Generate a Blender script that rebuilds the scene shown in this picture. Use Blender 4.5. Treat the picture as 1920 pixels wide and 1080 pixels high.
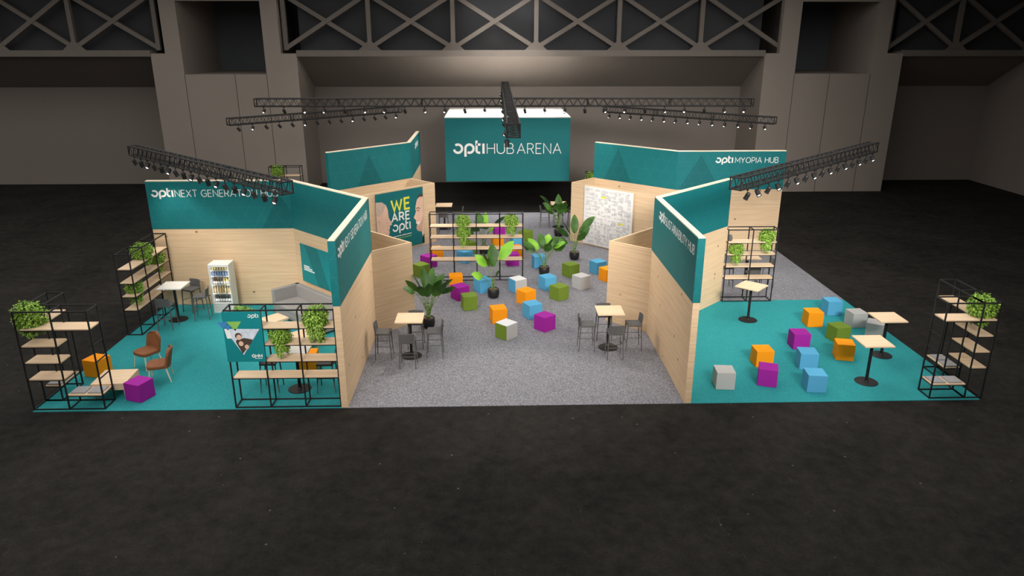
import bpy, bmesh, math, random
from mathutils import Matrix, Vector
random.seed(7)
PI = math.pi
R = math.radians
SC = bpy.context.scene
C = SC.collection
for o in list(bpy.data.objects):
    bpy.data.objects.remove(o)

# ------------------------------------------------------------------ camera, world, lights, exposure
cam_d = bpy.data.cameras.new('camera'); cam = bpy.data.objects.new('camera', cam_d); C.objects.link(cam)
cam_d.sensor_width = 36; cam_d.lens = 1361 / 1920 * 36; cam_d.clip_end = 300
cam.location = (-0.49, -15.04, 8.0)
cam.rotation_euler = (R(90 - 18.77), 0, R(-1.575))
SC.camera = cam
w = bpy.data.worlds.new('world'); SC.world = w; w.use_nodes = True
w.node_tree.nodes['Background'].inputs[0].default_value = (1.0, .93, .86, 1)
w.node_tree.nodes['Background'].inputs[1].default_value = 0.012
SC.view_settings.view_transform = 'Standard'; SC.view_settings.look = 'None'
SC.view_settings.gamma = 1; SC.view_settings.use_curve_mapping = False
SC.view_settings.exposure = 0.0

def area(name, loc, sx, sy, watts, col=(1, .94, .86), target=None, spread=180):
    d = bpy.data.lights.new(name, 'AREA'); d.shape = 'RECTANGLE'; d.size = sx; d.size_y = sy
    d.energy = watts; d.color = col; d.spread = R(spread)
    o = bpy.data.objects.new(name, d); C.objects.link(o); o.location = loc
    if target:
        o.rotation_euler = (Vector(target) - Vector(loc)).to_track_quat('-Z', 'Y').to_euler()
    return o
# unseen fill lights added overhead: whole hall, stand, rear floor, hanging cube top
LC = (1, .965, .92)
area('hall_fill', (-13, .5, 12.0), 62, 41, 7900, LC)
for x in (-5.5, 5.5):
    for y in (5, 15):
        area('stand_fill', (x, y, 11.6), 9, 8, 60, LC, spread=130)
area('hall_fill', (1, 18, 11.9), 30, 5, 170, LC)
area('cube_top_fill', (.3, 23.6, 11.6), 4, 4, 520, LC, spread=50)
# unseen fills added behind and above the viewer to brighten front-facing walls
area('front_fill', (-7, -14, 11.2), 6, 3, 240, LC, target=(-4, 7.5, 1.5), spread=46)
area('front_fill', (7, -14, 11.2), 6, 3, 560, LC, target=(6, 11.5, 2), spread=44)
SPOT_W = 75

# ------------------------------------------------------------------ materials
def newmat(name):
    m = bpy.data.materials.new(name); m.use_nodes = True
    nt = m.node_tree; b = nt.nodes['Principled BSDF']
    return m, nt, b
def srgb(r, g, b):
    f = lambda c: (c / 255 / 12.92) if c <= 10 else ((c / 255 + .055) / 1.055) ** 2.4
    return (f(r), f(g), f(b), 1)
def node(nt, t, **k):
    n = nt.nodes.new(t)
    for a, v in k.items():
        setattr(n, a, v)
    return n
def mth(nt, op, a, b=None, clamp=False):
    n = node(nt, 'ShaderNodeMath', operation=op, use_clamp=clamp)
    for i, v in enumerate((a, b)):
        if v is None: continue
        if isinstance(v, (int, float)): n.inputs[i].default_value = v
        else: nt.links.new(v, n.inputs[i])
    return n.outputs[0]
def mixc(nt, f, a, b):
    n = node(nt, 'ShaderNodeMix', data_type='RGBA')
    for i, v in ((0, f), (6, a), (7, b)):
        if isinstance(v, (int, float)): n.inputs[i].default_value = v
        elif isinstance(v, tuple): n.inputs[i].default_value = v
        else: nt.links.new(v, n.inputs[i])
    return n.outputs[2]
def dim(c, k):
    return (c[0] * k, c[1] * k, c[2] * k, 1)
def pm(name, col, rough=.6, var=.1, scale=14, metal=0, bump=0, emit=None, spec=.4, coord='Object'):
    m, nt, b = newmat(name)
    tc = node(nt, 'ShaderNodeTexCoord')
    n = node(nt, 'ShaderNodeTexNoise'); n.inputs['Scale'].default_value = scale; n.inputs['Detail'].default_value = 4
    nt.links.new(tc.outputs[coord], n.inputs['Vector'])
    c = mixc(nt, n.outputs['Fac'], dim(col, 1 - var), dim(col, 1 + var))
    nt.links.new(c, b.inputs['Base Color'])
    b.inputs['Roughness'].default_value = rough; b.inputs['Metallic'].default_value = metal
    b.inputs['Specular IOR Level'].default_value = spec
    if bump:
        bp = node(nt, 'ShaderNodeBump'); bp.inputs['Strength'].default_value = bump; bp.inputs['Distance'].default_value = .01
        nt.links.new(n.outputs['Fac'], bp.inputs['Height']); nt.links.new(bp.outputs[0], b.inputs['Normal'])
    if emit:
        b.inputs['Emission Color'].default_value = (1, .97, .9, 1); b.inputs['Emission Strength'].default_value = emit
    return m
def wood_mat(name, light, dark, knots=True, spec=.25):
    m, nt, b = newmat(name)
    uv = node(nt, 'ShaderNodeUVMap'); sx = node(nt, 'ShaderNodeSeparateXYZ'); nt.links.new(uv.outputs[0], sx.inputs[0])
    u, v = sx.outputs[0], sx.outputs[1]
    pl = mth(nt, 'FLOOR', mth(nt, 'DIVIDE', v, .21))
    wn = node(nt, 'ShaderNodeTexWhiteNoise', noise_dimensions='1D'); nt.links.new(pl, wn.inputs['W'])
    cv = node(nt, 'ShaderNodeCombineXYZ')
    nt.links.new(mth(nt, 'ADD', mth(nt, 'MULTIPLY', u, .55), mth(nt, 'MULTIPLY', wn.outputs[0], 9)), cv.inputs[0])
    nt.links.new(mth(nt, 'MULTIPLY', v, 13), cv.inputs[1])
    n1 = node(nt, 'ShaderNodeTexNoise'); n1.inputs['Scale'].default_value = 1.6; n1.inputs['Detail'].default_value = 6
    n1.inputs['Distortion'].default_value = .5
    nt.links.new(cv.outputs[0], n1.inputs['Vector'])
    cr = node(nt, 'ShaderNodeValToRGB'); cr.color_ramp.elements[0].position = .34; cr.color_ramp.elements[0].color = dark
    cr.color_ramp.elements[1].position = .66; cr.color_ramp.elements[1].color = light
    nt.links.new(n1.outputs['Fac'], cr.inputs[0])
    col = mixc(nt, mth(nt, 'MULTIPLY', wn.outputs[0], .22), cr.outputs[0], dark)
    jl = mth(nt, 'LESS_THAN', mth(nt, 'FRACT', mth(nt, 'DIVIDE', v, .21)), .035)
    col = mixc(nt, mth(nt, 'MULTIPLY', jl, .35), col, srgb(150, 112, 74))
    if knots:
        cv2 = node(nt, 'ShaderNodeCombineXYZ')
        nt.links.new(mth(nt, 'MULTIPLY', u, 2.0), cv2.inputs[0]); nt.links.new(mth(nt, 'MULTIPLY', v, 2.6), cv2.inputs[1])
        vo = node(nt, 'ShaderNodeTexVoronoi'); vo.inputs['Scale'].default_value = 1.0
        nt.links.new(cv2.outputs[0], vo.inputs['Vector'])
        mr = node(nt, 'ShaderNodeMapRange'); mr.inputs[1].default_value = .045; mr.inputs[2].default_value = .12
        mr.inputs[3].default_value = 1; mr.inputs[4].default_value = 0
        nt.links.new(vo.outputs['Distance'], mr.inputs[0])
        sc = node(nt, 'ShaderNodeSeparateColor'); nt.links.new(vo.outputs['Color'], sc.inputs[0])
        on = mth(nt, 'GREATER_THAN', sc.outputs[0], .6)
        k = mth(nt, 'MULTIPLY', mth(nt, 'MULTIPLY', mr.outputs[0], on), .85)
        col = mixc(nt, k, col, srgb(112, 70, 38))
    nt.links.new(col, b.inputs['Base Color'])
    b.inputs['Roughness'].default_value = .6; b.inputs['Specular IOR Level'].default_value = spec
    return m
def fascia_mat(name, col, line):
    m, nt, b = newmat(name)
    uv = node(nt, 'ShaderNodeUVMap'); sx = node(nt, 'ShaderNodeSeparateXYZ'); nt.links.new(uv.outputs[0], sx.inputs[0])
    u, v = sx.outputs[0], sx.outputs[1]
    p = .42
    best = None
    for a, c in ((0, 1), (.866, .5), (.866, -.5)):
        d = mth(nt, 'ADD', mth(nt, 'MULTIPLY', u, a / p), mth(nt, 'MULTIPLY', v, c / p))
        q = mth(nt, 'ABSOLUTE', mth(nt, 'SUBTRACT', mth(nt, 'FRACT', d), .5))
        best = q if best is None else mth(nt, 'MINIMUM', best, q)
    n = node(nt, 'ShaderNodeTexNoise'); n.inputs['Scale'].default_value = .7
    nt.links.new(uv.outputs[0], n.inputs['Vector'])
    f = mth(nt, 'MULTIPLY', mth(nt, 'LESS_THAN', best, .022), mth(nt, 'MULTIPLY', n.outputs['Fac'], 1.0))
    base = mixc(nt, n.outputs['Fac'], dim(col, .94), dim(col, 1.06))
    nt.links.new(mixc(nt, f, base, line), b.inputs['Base Color'])
    b.inputs['Roughness'].default_value = .55; b.inputs['Specular IOR Level'].default_value = .2
    return m
def carpet_mat(name, dark, light, scale=55, lo=.38, hi=.62, big=.12):
    m, nt, b = newmat(name)
    tc = node(nt, 'ShaderNodeTexCoord')
    n = node(nt, 'ShaderNodeTexNoise'); n.inputs['Scale'].default_value = scale; n.inputs['Detail'].default_value = 3; n.inputs['Roughness'].default_value = .7
    n2 = node(nt, 'ShaderNodeTexNoise'); n2.inputs['Scale'].default_value = 2.2; n2.inputs['Detail'].default_value = 3
    for q in (n, n2): nt.links.new(tc.outputs['Object'], q.inputs['Vector'])
    mr = node(nt, 'ShaderNodeMapRange'); mr.inputs[1].default_value = lo; mr.inputs[2].default_value = hi
    nt.links.new(n.outputs['Fac'], mr.inputs[0])
    c = mixc(nt, mr.outputs[0], dark, light)
    c = mixc(nt, mth(nt, 'MULTIPLY', n2.outputs['Fac'], big * 2), c, dark)
    nt.links.new(c, b.inputs['Base Color']); b.inputs['Roughness'].default_value = .95; b.inputs['Specular IOR Level'].default_value = .05
    bp = node(nt, 'ShaderNodeBump'); bp.inputs['Strength'].default_value = .4; bp.inputs['Distance'].default_value = .01
    nt.links.new(n.outputs['Fac'], bp.inputs['Height']); nt.links.new(bp.outputs[0], b.inputs['Normal'])
    return m
def hall_floor_mat():
    m, nt, b = newmat('dark_hall_asphalt')
    tc = node(nt, 'ShaderNodeTexCoord')
    def nz(scale, det, rough=.6):
        q = node(nt, 'ShaderNodeTexNoise'); q.inputs['Scale'].default_value = scale; q.inputs['Detail'].default_value = det; q.inputs['Roughness'].default_value = rough
        return q
    def rng(v, a, b_):
        q = node(nt, 'ShaderNodeMapRange'); q.inputs[1].default_value = a; q.inputs[2].default_value = b_
        nt.links.new(v, q.inputs[0]); return q.outputs[0]
    n = nz(.5, 8, .65); g = nz(3.2, 9, .75); f = nz(26, 5, .7)
    for q in (n, g, f): nt.links.new(tc.outputs['Object'], q.inputs['Vector'])
    big = rng(n.outputs['Fac'], .33, .7); mid = rng(g.outputs['Fac'], .36, .68); fin = rng(f.outputs['Fac'], .3, .72)
    k = mth(nt, 'ADD', mth(nt, 'MULTIPLY', big, .45), mth(nt, 'MULTIPLY', mid, .55))
    c = mixc(nt, mth(nt, 'MULTIPLY', k, mth(nt, 'ADD', mth(nt, 'MULTIPLY', fin, .6), .4)), (.0058, .0052, .0046, 1), (.043, .0388, .0342, 1))
    vo = node(nt, 'ShaderNodeTexVoronoi'); vo.inputs['Scale'].default_value = 3.4
    nt.links.new(tc.outputs['Object'], vo.inputs['Vector'])
    sc = node(nt, 'ShaderNodeSeparateColor'); nt.links.new(vo.outputs['Color'], sc.inputs[0])
    sp = mth(nt, 'MULTIPLY', mth(nt, 'LESS_THAN', vo.outputs['Distance'], .07), mth(nt, 'GREATER_THAN', sc.outputs[1], .7))
    c = mixc(nt, mth(nt, 'MULTIPLY', sp, .7), c, (.15, .14, .128, 1))
    for rot in (.55, -1.0, 1.5):
        mp = node(nt, 'ShaderNodeMapping'); mp.inputs['Scale'].default_value = (11, .55, 1); mp.inputs['Rotation'].default_value = (0, 0, rot)
        nt.links.new(tc.outputs['Object'], mp.inputs['Vector'])
        s_ = nz(1.5, 7); nt.links.new(mp.outputs[0], s_.inputs['Vector'])
        c = mixc(nt, mth(nt, 'MULTIPLY', rng(s_.outputs['Fac'], .68, .76), .5), c, (.075, .07, .064, 1))
    nt.links.new(c, b.inputs['Base Color']); b.inputs['Roughness'].default_value = .8; b.inputs['Specular IOR Level'].default_value = .12
    return m

M = {}
M['floor'] = hall_floor_mat()
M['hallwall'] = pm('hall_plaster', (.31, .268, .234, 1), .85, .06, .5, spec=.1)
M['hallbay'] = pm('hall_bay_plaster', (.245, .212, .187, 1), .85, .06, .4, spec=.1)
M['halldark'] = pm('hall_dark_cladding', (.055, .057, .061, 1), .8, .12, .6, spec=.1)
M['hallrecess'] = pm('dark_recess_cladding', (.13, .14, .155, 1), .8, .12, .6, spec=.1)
M['steel'] = pm('hall_girder_paint', (.18, .157, .138, 1), .7, .08, 1.5, spec=.2)
M['seam'] = pm('dark_joint', (.03, .027, .025, 1), .9)
M['grey_carpet'] = carpet_mat('grey_speckled_carpet', srgb(92, 91, 96), srgb(160, 160, 167), 38, .36, .64, .1)
M['teal_carpet'] = carpet_mat('teal_carpet', srgb(42, 127, 131), srgb(62, 164, 169), 40, .3, .7, .2)
M['pine'] = wood_mat('pine_board', (.76, .56, .36, 1), (.65, .46, .285, 1))
M['shelf_wood'] = wood_mat('pale_shelf_wood', (.80, .61, .42, 1), (.68, .49, .31, 1), False)
M['edge'] = pm('lit_board_edge', (.86, .74, .56, 1), .6, .05, 3, spec=.2)  # lamp light on the wall tops, put into a paler wood colour
M['teal'] = fascia_mat('printed_teal_fascia', (.010, .158, .170, 1), (.028, .20, .21, 1))
M['teal_dark'] = fascia_mat('printed_dark_teal_triangle', (.008, .122, .133, 1), (.025, .17, .18, 1))
M['teal_plain'] = pm('plain_teal_print', (.010, .150, .160, 1), .6, .05, 2, spec=.2)
M['teal_poster'] = pm('bright_teal_print', (.009, .225, .245, 1), .5, .12, 1.2, spec=.2)
M['white'] = pm('white_lettering', (.86, .86, .84, 1), .5, .02, spec=.2)
M['whitebox'] = pm('white_painted_top', (.85, .82, .78, 1), .6, .02, spec=.2)
M['paper'] = pm('white_paper', (.78, .76, .74, 1), .7, .03, 3, spec=.1)
M['ink'] = pm('grey_ink', (.27, .28, .31, 1), .8, .3, 6)
M['yellow'] = pm('yellow_ink', (.78, .76, .06, 1), .6, .06)
M['lime'] = pm('lime_green_print', (.25, .50, .10, 1), .6, .1)
M['skin_a'] = pm('pale_skin_print', (.76, .50, .37, 1), .6, .16, 3)
M['skin_b'] = pm('warm_skin_print', (.62, .36, .25, 1), .6, .2, 4)
M['hair_print'] = pm('dark_hair_print', (.07, .045, .035, 1), .7, .3, 9)
M['grey_hair'] = pm('light_hair_print', (.55, .42, .33, 1), .7, .25, 12)
M['blue_print'] = pm('blue_print', (.05, .22, .50, 1), .6, .2, 6)
M['pale_print'] = pm('pale_blue_white_print', (.62, .68, .76, 1), .6, .35, 9)
M['black'] = pm('black_steel', (.012, .012, .013, 1), .5, .1, spec=.35)
M['truss'] = pm('black_truss_tube', (.013, .012, .0115, 1), .5, .15, 9, spec=.3)
M['lamp_black'] = pm('black_lamp_housing', (.012, .012, .012, 1), .5, .1)
M['lens'] = pm('lit_lens', (.9, .9, .85, 1), .3, .02, emit=5)
M['stool'] = pm('anthracite_plastic', (.105, .102, .10, 1), .6, .08, spec=.3)
M['brown'] = pm('brown_leather', (.22, .085, .035, 1), .6, .3, 7, spec=.2)
M['pale_leg'] = pm('pale_beech', (.70, .60, .47, 1), .5, .1)
M['sofa'] = pm('grey_sofa_fabric', (.30, .285, .275, 1), .9, .1, 30, bump=.2, spec=.1)
M['pad'] = pm('grey_felt', (.34, .33, .34, 1), .9, .15, 60, spec=.1)
M['fridge'] = pm('white_enamel', (.80, .78, .75, 1), .35, .02)
M['fridge_in'] = pm('fridge_liner', (.55, .54, .53, 1), .5, .04)
M['pot'] = pm('black_planter', (.014, .013, .013, 1), .45, .1)
M['soil'] = pm('soil', (.16, .10, .06, 1), .95, .3, 40)
M['stalk'] = pm('green_stalk', (.16, .26, .07, 1), .5, .2)
def leaf_mat(name, a, b_, scale):
    m, nt, b = newmat(name)
    tc = node(nt, 'ShaderNodeTexCoord'); n = node(nt, 'ShaderNodeTexNoise'); n.inputs['Scale'].default_value = scale
    nt.links.new(tc.outputs['Object'], n.inputs['Vector'])
    mr = node(nt, 'ShaderNodeMapRange'); mr.inputs[1].default_value = .35; mr.inputs[2].default_value = .65
    nt.links.new(n.outputs['Fac'], mr.inputs[0])
    nt.links.new(mixc(nt, mr.outputs[0], a, b_), b.inputs['Base Color'])
    b.inputs['Roughness'].default_value = .45; b.inputs['Specular IOR Level'].default_value = .3
    return m
M['fern'] = leaf_mat('bright_fern_leaf', (.06, .16, .014, 1), (.40, .62, .09, 1), 26)
M['bigleaf'] = leaf_mat('glossy_banana_leaf', (.018, .06, .008, 1), (.055, .145, .018, 1), 3)
M['brightleaf'] = leaf_mat('bright_banana_leaf', (.13, .36, .02, 1), (.24, .50, .04, 1), 3)
CUBE = {
    'orange': pm('orange_felt', (.88, .30, .008, 1), .75, .05, 40, spec=.15),
    'purple': pm('purple_felt', (.33, .018, .30, 1), .75, .06, 40, spec=.15),
    'green': pm('green_felt', (.155, .235, .028, 1), .75, .06, 40, spec=.15),
    'blue': pm('light_blue_felt', (.095, .37, .60, 1), .75, .05, 40, spec=.15),
    'grey': pm('light_grey_felt', (.46, .45, .44, 1), .75, .05, 40, spec=.15),
    'white': pm('off_white_felt', (.74, .73, .74, 1), .75, .04, 40, spec=.15),
}
def glass_mat():
    m, nt, b = newmat('clear_door_glass')
    b.inputs['Base Color'].default_value = (.95, .98, .98, 1); b.inputs['Transmission Weight'].default_value = 1
    b.inputs['Roughness'].default_value = 0.02; b.inputs['IOR'].default_value = 1.05
    n = node(nt, 'ShaderNodeTexNoise'); n.inputs['Scale'].default_value = 2
    nt.links.new(mth(nt, 'MULTIPLY', n.outputs['Fac'], .04), b.inputs['Roughness'])
    return m
M['glass'] = glass_mat()

# ------------------------------------------------------------------ mesh builder
class MB:
    def __init__(s):
        s.v = []; s.f = []; s.uv = []; s.mi = []
    def add(s, verts, faces, uvs=None, mi=0):
        k = len(s.v); s.v += [tuple(p) for p in verts]
        for i, f in enumerate(faces):
            s.f.append([j + k for j in f]); s.mi.append(mi)
            if uvs: s.uv.append(uvs[i])
            else:
                P = [Vector(verts[j]) for j in f]
                n = (P[1] - P[0]).cross(P[2] - P[0]); a = [abs(x) for x in n]
                if a[2] >= a[0] and a[2] >= a[1]: s.uv.append([(p.x, p.y) for p in P])
                elif a[0] > a[1]: s.uv.append([(p.y, p.z) for p in P])
                else: s.uv.append([(p.x, p.z) for p in P])
        return s
    def box(s, c, d, mat=None, mi=0):
        x, y, z = d[0] / 2, d[1] / 2, d[2] / 2
        vs = [Vector((c[0] + i * x, c[1] + j * y, c[2] + k * z)) for k in (-1, 1) for j in (-1, 1) for i in (-1, 1)]
        fs = [(0, 2, 3, 1), (4, 5, 7, 6), (0, 1, 5, 4), (2, 6, 7, 3), (0, 4, 6, 2), (1, 3, 7, 5)]
        uvs = []
        for f in fs:
            P = [vs[j] for j in f]; n = (P[1] - P[0]).cross(P[2] - P[0]); a = [abs(q) for q in n]
            if a[2] > .5 * sum(a): uvs.append([(p.x, p.y) for p in P])
            elif a[0] > a[1]: uvs.append([(p.y, p.z) for p in P])
            else: uvs.append([(p.x, p.z) for p in P])
        if mat is not None: vs = [mat @ q for q in vs]
        return s.add(vs, fs, uvs, mi)
    def b2(s, p0, p1, mat=None, mi=0):
        return s.box([(a + b) / 2 for a, b in zip(p0, p1)], [abs(b - a) for a, b in zip(p0, p1)], mat, mi)
    def tube(s, a, b, r, n=6, r2=None, mi=0):
        a, b = Vector(a), Vector(b); r2 = r if r2 is None else r2
        d = (b - a).normalized(); t = Vector((0, 0, 1)) if abs(d.z) < .9 else Vector((1, 0, 0))
        u = d.cross(t).normalized(); w_ = d.cross(u)
        off = PI / 4 if n == 4 else 0
        vs = []
        for p, q in ((a, r), (b, r2)):
            for i in range(n):
                g = 2 * PI * i / n + off
                vs.append(p + (u * math.cos(g) + w_ * math.sin(g)) * q)
        fs = [(i, (i + 1) % n, n + (i + 1) % n, n + i) for i in range(n)] + [tuple(range(n - 1, -1, -1)), tuple(range(n, 2 * n))]
        return s.add(vs, fs, None, mi)
    def path(s, pts, r, n=6):
        for a, b in zip(pts, pts[1:]): s.tube(a, b, r, n)
        return s
    def lathe(s, prof, c=(0, 0, 0), n=20, mi=0):
        vs = []; fs = []
        for (r, z) in prof:
            for i in range(n):
                g = 2 * PI * i / n; vs.append((c[0] + r * math.cos(g), c[1] + r * math.sin(g), c[2] + z))
        for k in range(len(prof) - 1):
            for i in range(n):
                j = (i + 1) % n; fs.append((k * n + i, k * n + j, k * n + n + j, k * n + n + i))
        fs.append(tuple(range(n - 1, -1, -1))); fs.append(tuple(range((len(prof) - 1) * n, len(prof) * n)))
        return s.add(vs, fs, None, mi)
    def prism(s, poly, z0, z1, mi=0):
        n = len(poly)
        vs = [(p[0], p[1], z0) for p in poly] + [(p[0], p[1], z1) for p in poly]
        fs = [(i, (i + 1) % n, n + (i + 1) % n, n + i) for i in range(n)] + [tuple(range(n - 1, -1, -1)), tuple(range(n, 2 * n))]
        uvs = None
        return s.add(vs, fs, uvs, mi)
    def plate(s, poly, y0, y1, mi=0):          # polygon in x,z (CCW seen from -y) extruded from y0 (front) to y1
        n = len(poly)
        vs = [(p[0], y0, p[1]) for p in poly] + [(p[0], y1, p[1]) for p in poly]
        fs = [tuple(range(n)), tuple(range(2 * n - 1, n - 1, -1))] + [(i, n + i, n + (i + 1) % n, (i + 1) % n) for i in range(n)]
        return s.add(vs, fs, None, mi)
    def xf(s, mat):
        s.v = [tuple(mat @ Vector(p)) for p in s.v]; return s
    def mesh(s, name, mats, smooth=False):
        me = bpy.data.meshes.new(name); me.from_pydata(s.v, [], s.f)
        ul = me.uv_layers.new(name='UVMap'); k = 0
        for p, uv in zip(me.polygons, s.uv):
            for li, c in zip(p.loop_indices, uv): ul.data[li].uv = c
        for m in (mats if isinstance(mats, (list, tuple)) else [mats]): me.materials.append(m)
        for p, i in zip(me.polygons, s.mi): p.material_index = i; p.use_smooth = smooth
        me.update(); return me
    def build(s, name, mats, parent=None, loc=(0, 0, 0), rz=0, smooth=False, bevel=0, seg=2, label=None):
        o = bpy.data.objects.new(name, s.mesh(name, mats, smooth)); C.objects.link(o)
        o.location = loc; o.rotation_euler = (0, 0, rz); o.parent = parent
        if bevel:
            md = o.modifiers.new('bevel', 'BEVEL'); md.width = bevel; md.segments = seg; md.limit_method = 'ANGLE'; md.angle_limit = R(40)
        if label: o['label'] = label
        return o
def tag(o, label=None, cat=None, group=None, kind=None):
    if label: o['label'] = label
    if cat: o['category'] = cat
    if group: o['group'] = group
    if kind: o['kind'] = kind
    return o
def thing(name, label, cat, loc=(0, 0, 0), rz=0, group=None):
    o = bpy.data.objects.new(name, None); C.objects.link(o); o.empty_display_size = .2
    o.location = loc; o.rotation_euler = (0, 0, rz)
    return tag(o, label, cat, group)
def dup(root, loc, rz, label, group=None):
    r = root.copy(); C.objects.link(r); r.location = loc; r.rotation_euler = (0, 0, rz); r['label'] = label
    if group: r['group'] = group
    for ch in list(root.children):
        c = ch.copy(); C.objects.link(c); c.parent = r
        for g in list(ch.children):
            d = g.copy(); C.objects.link(d); d.parent = c
    return r
def struct(o): return tag(o, kind='structure')
CZ = .012           # carpet top

# ------------------------------------------------------------------ stroke lettering
def arc(cx, cy, rx, ry, a0, a1, n=10):
    return [(cx + rx * math.cos(R(a0 + (a1 - a0) * i / n)), cy + ry * math.sin(R(a0 + (a1 - a0) * i / n))) for i in range(n + 1)]
G = {
    'A': (.80, [[(0, 0), (.4, 1), (.8, 0)], [(.14, .34), (.66, .34)]]),
    'B': (.62, [[(0, 0), (0, 1), (.34, 1)] + arc(.34, .76, .22, .24, 90, -90) + [(0, .52)], [(.34, .52)] + arc(.36, .26, .26, .26, 90, -90) + [(0, 0)]]),
    'E': (.54, [[(.54, 1), (0, 1), (0, 0), (.54, 0)], [(0, .52), (.48, .52)]]),
    'G': (.78, [arc(.44, .5, .44, .5, 48, 318, 14) + [(.78, .14), (.78, .48), (.46, .48)]]),
    'H': (.70, [[(0, 0), (0, 1)], [(.7, 0), (.7, 1)], [(0, .52), (.7, .52)]]),
    'I': (.0, [[(0, 0), (0, 1)]]),
    'L': (.5, [[(0, 1), (0, 0), (.5, 0)]]),
    'M': (.86, [[(0, 0), (0, 1), (.43, .3), (.86, 1), (.86, 0)]]),
    'N': (.72, [[(0, 0), (0, 1), (.72, 0), (.72, 1)]]),
    'O': (.88, [arc(.44, .5, .44, .5, 0, 360, 20)]),
    'P': (.58, [[(0, 0), (0, 1), (.32, 1)] + arc(.32, .72, .26, .28, 90, -90) + [(0, .44)]]),
    'R': (.62, [[(0, 0), (0, 1), (.32, 1)] + arc(.32, .74, .26, .26, 90, -90) + [(0, .48)], [(.32, .48), (.62, 0)]]),
    'S': (.56, [arc(.29, .75, .26, .25, 35, 270, 10) + arc(.28, .25, .28, .25, 90, -150, 10)]),
    'T': (.66, [[(0, 1), (.66, 1)], [(.33, 1), (.33, 0)]]),
    'U': (.70, [[(0, 1), (0, .34)] + arc(.35, .34, .35, .34, 180, 360, 10) + [(.7, 1)]]),
    'W': (1.1, [[(0, 1), (.28, 0), (.55, .8), (.82, 0), (1.1, 1)]]),
    'X': (.68, [[(0, 0), (.68, 1)], [(0, 1), (.68, 0)]]),
    'Y': (.68, [[(0, 1), (.34, .45), (.68, 1)], [(.34, .45), (.34, 0)]]),
}
LOGO = (3.15, [arc(.5, .5, .41, .41, 128, -168, 18),
               [(1.24, -.3), (1.24, .5)] + arc(1.65, .5, .41, .41, 180, -118, 18),
               [(2.36, 1.3), (2.36, .3)] + arc(2.62, .3, .26, .21, 180, 270, 5) + [(2.72, .09)], [(2.36, .9), (2.76, .9)],
               [(3.05, 0), (3.05, 1)]])
def strokes(mb, lines, x0, z0, sx, sz, t, y0=0.0, y1=.006, mi=0):
    """ribbons in the x,z plane, front face at y0 looking towards -y"""
    for L in lines:
        P = [Vector((x0 + p[0] * sx, z0 + p[1] * sz)) for p in L]
        n = len(P)
        lft, rgt = [], []
        for i in range(n):
            d1 = (P[i] - P[i - 1]).normalized() if i else None
            d2 = (P[i + 1] - P[i]).normalized() if i < n - 1 else None
            if d1 is None or d1.length == 0: d1 = d2
            if d2 is None or d2.length == 0: d2 = d1
            m_ = Vector((-(d1 + d2).y, (d1 + d2).x))
            if m_.length < 1e-4: m_ = Vector((-d1.y, d1.x))
            m_.normalize(); k = max(.45, m_.dot(Vector((-d1.y, d1.x))))
            q = m_ * (t / 2 / k)
            lft.append(P[i] + q); rgt.append(P[i] - q)
        for i in range(n - 1):
            mb.plate([tuple(rgt[i]), tuple(rgt[i + 1]), tuple(lft[i + 1]), tuple(lft[i])], y0, y1, mi)
    return mb
def text_w(s, gap=.24, space=.42):
    x = 0
    for ch in s:
        if ch == ' ': x += space; continue
        x += G[ch][0] + gap
    return x - gap
def text(mb, s, x0, z0, h, width=None, t=.07, gap=.24, space=.42, y0=0, y1=.006, mi=0):
    k = width / text_w(s, gap, space) if width else h
    x = 0
    for ch in s:
        if ch == ' ': x += space; continue
        strokes(mb, G[ch][1], x0 + x * k, z0, k, h, t * h, y0, y1, mi); x += G[ch][0] + gap
    return mb
def logo(mb, x0, z0, h, t=.2, y0=0, y1=.006, mi=0, sx=None):
    strokes(mb, LOGO[1], x0, z0, sx or h, h, t * h, y0, y1, mi)
    return mb
def frame_m(p0, ang):      # local x along the wall direction, local -y facing the viewer side
    return Matrix.Translation(Vector((p0[0], p0[1], 0))) @ Matrix.Rotation(ang, 4, 'Z')

# ------------------------------------------------------------------ the hall
FY = 24.9; BY = 28.3; TOP = 12.2
struct(MB().b2((-46, -24, -.2), (28.6, 31, 0)).build('floor', M['floor']))
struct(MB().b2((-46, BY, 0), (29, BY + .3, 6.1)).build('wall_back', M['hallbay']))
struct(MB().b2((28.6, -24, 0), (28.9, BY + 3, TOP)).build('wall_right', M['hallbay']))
struct(MB().b2((-46, 30.4, 5.5), (29, 30.7, TOP)).build('wall_upper', M['hallrecess']))
struct(MB().b2((-46, -24, TOP), (29, 31, TOP + .2)).build('ceiling', M['halldark']))
# bay soffits sloping down to the back, beams and dark cladding above them
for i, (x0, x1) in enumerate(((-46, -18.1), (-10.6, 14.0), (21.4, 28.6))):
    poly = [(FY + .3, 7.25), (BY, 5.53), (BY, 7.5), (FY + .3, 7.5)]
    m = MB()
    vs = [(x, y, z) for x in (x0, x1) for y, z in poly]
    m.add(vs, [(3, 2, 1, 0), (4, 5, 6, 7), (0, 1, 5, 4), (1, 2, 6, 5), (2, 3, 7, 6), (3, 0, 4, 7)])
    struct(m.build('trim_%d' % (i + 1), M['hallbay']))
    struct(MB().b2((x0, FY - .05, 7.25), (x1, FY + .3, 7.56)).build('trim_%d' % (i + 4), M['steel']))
    struct(MB().b2((x0, FY + 1.0, 7.5), (x1, FY + 1.2, TOP)).build('wall_clerestory', M['halldark']))
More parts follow.
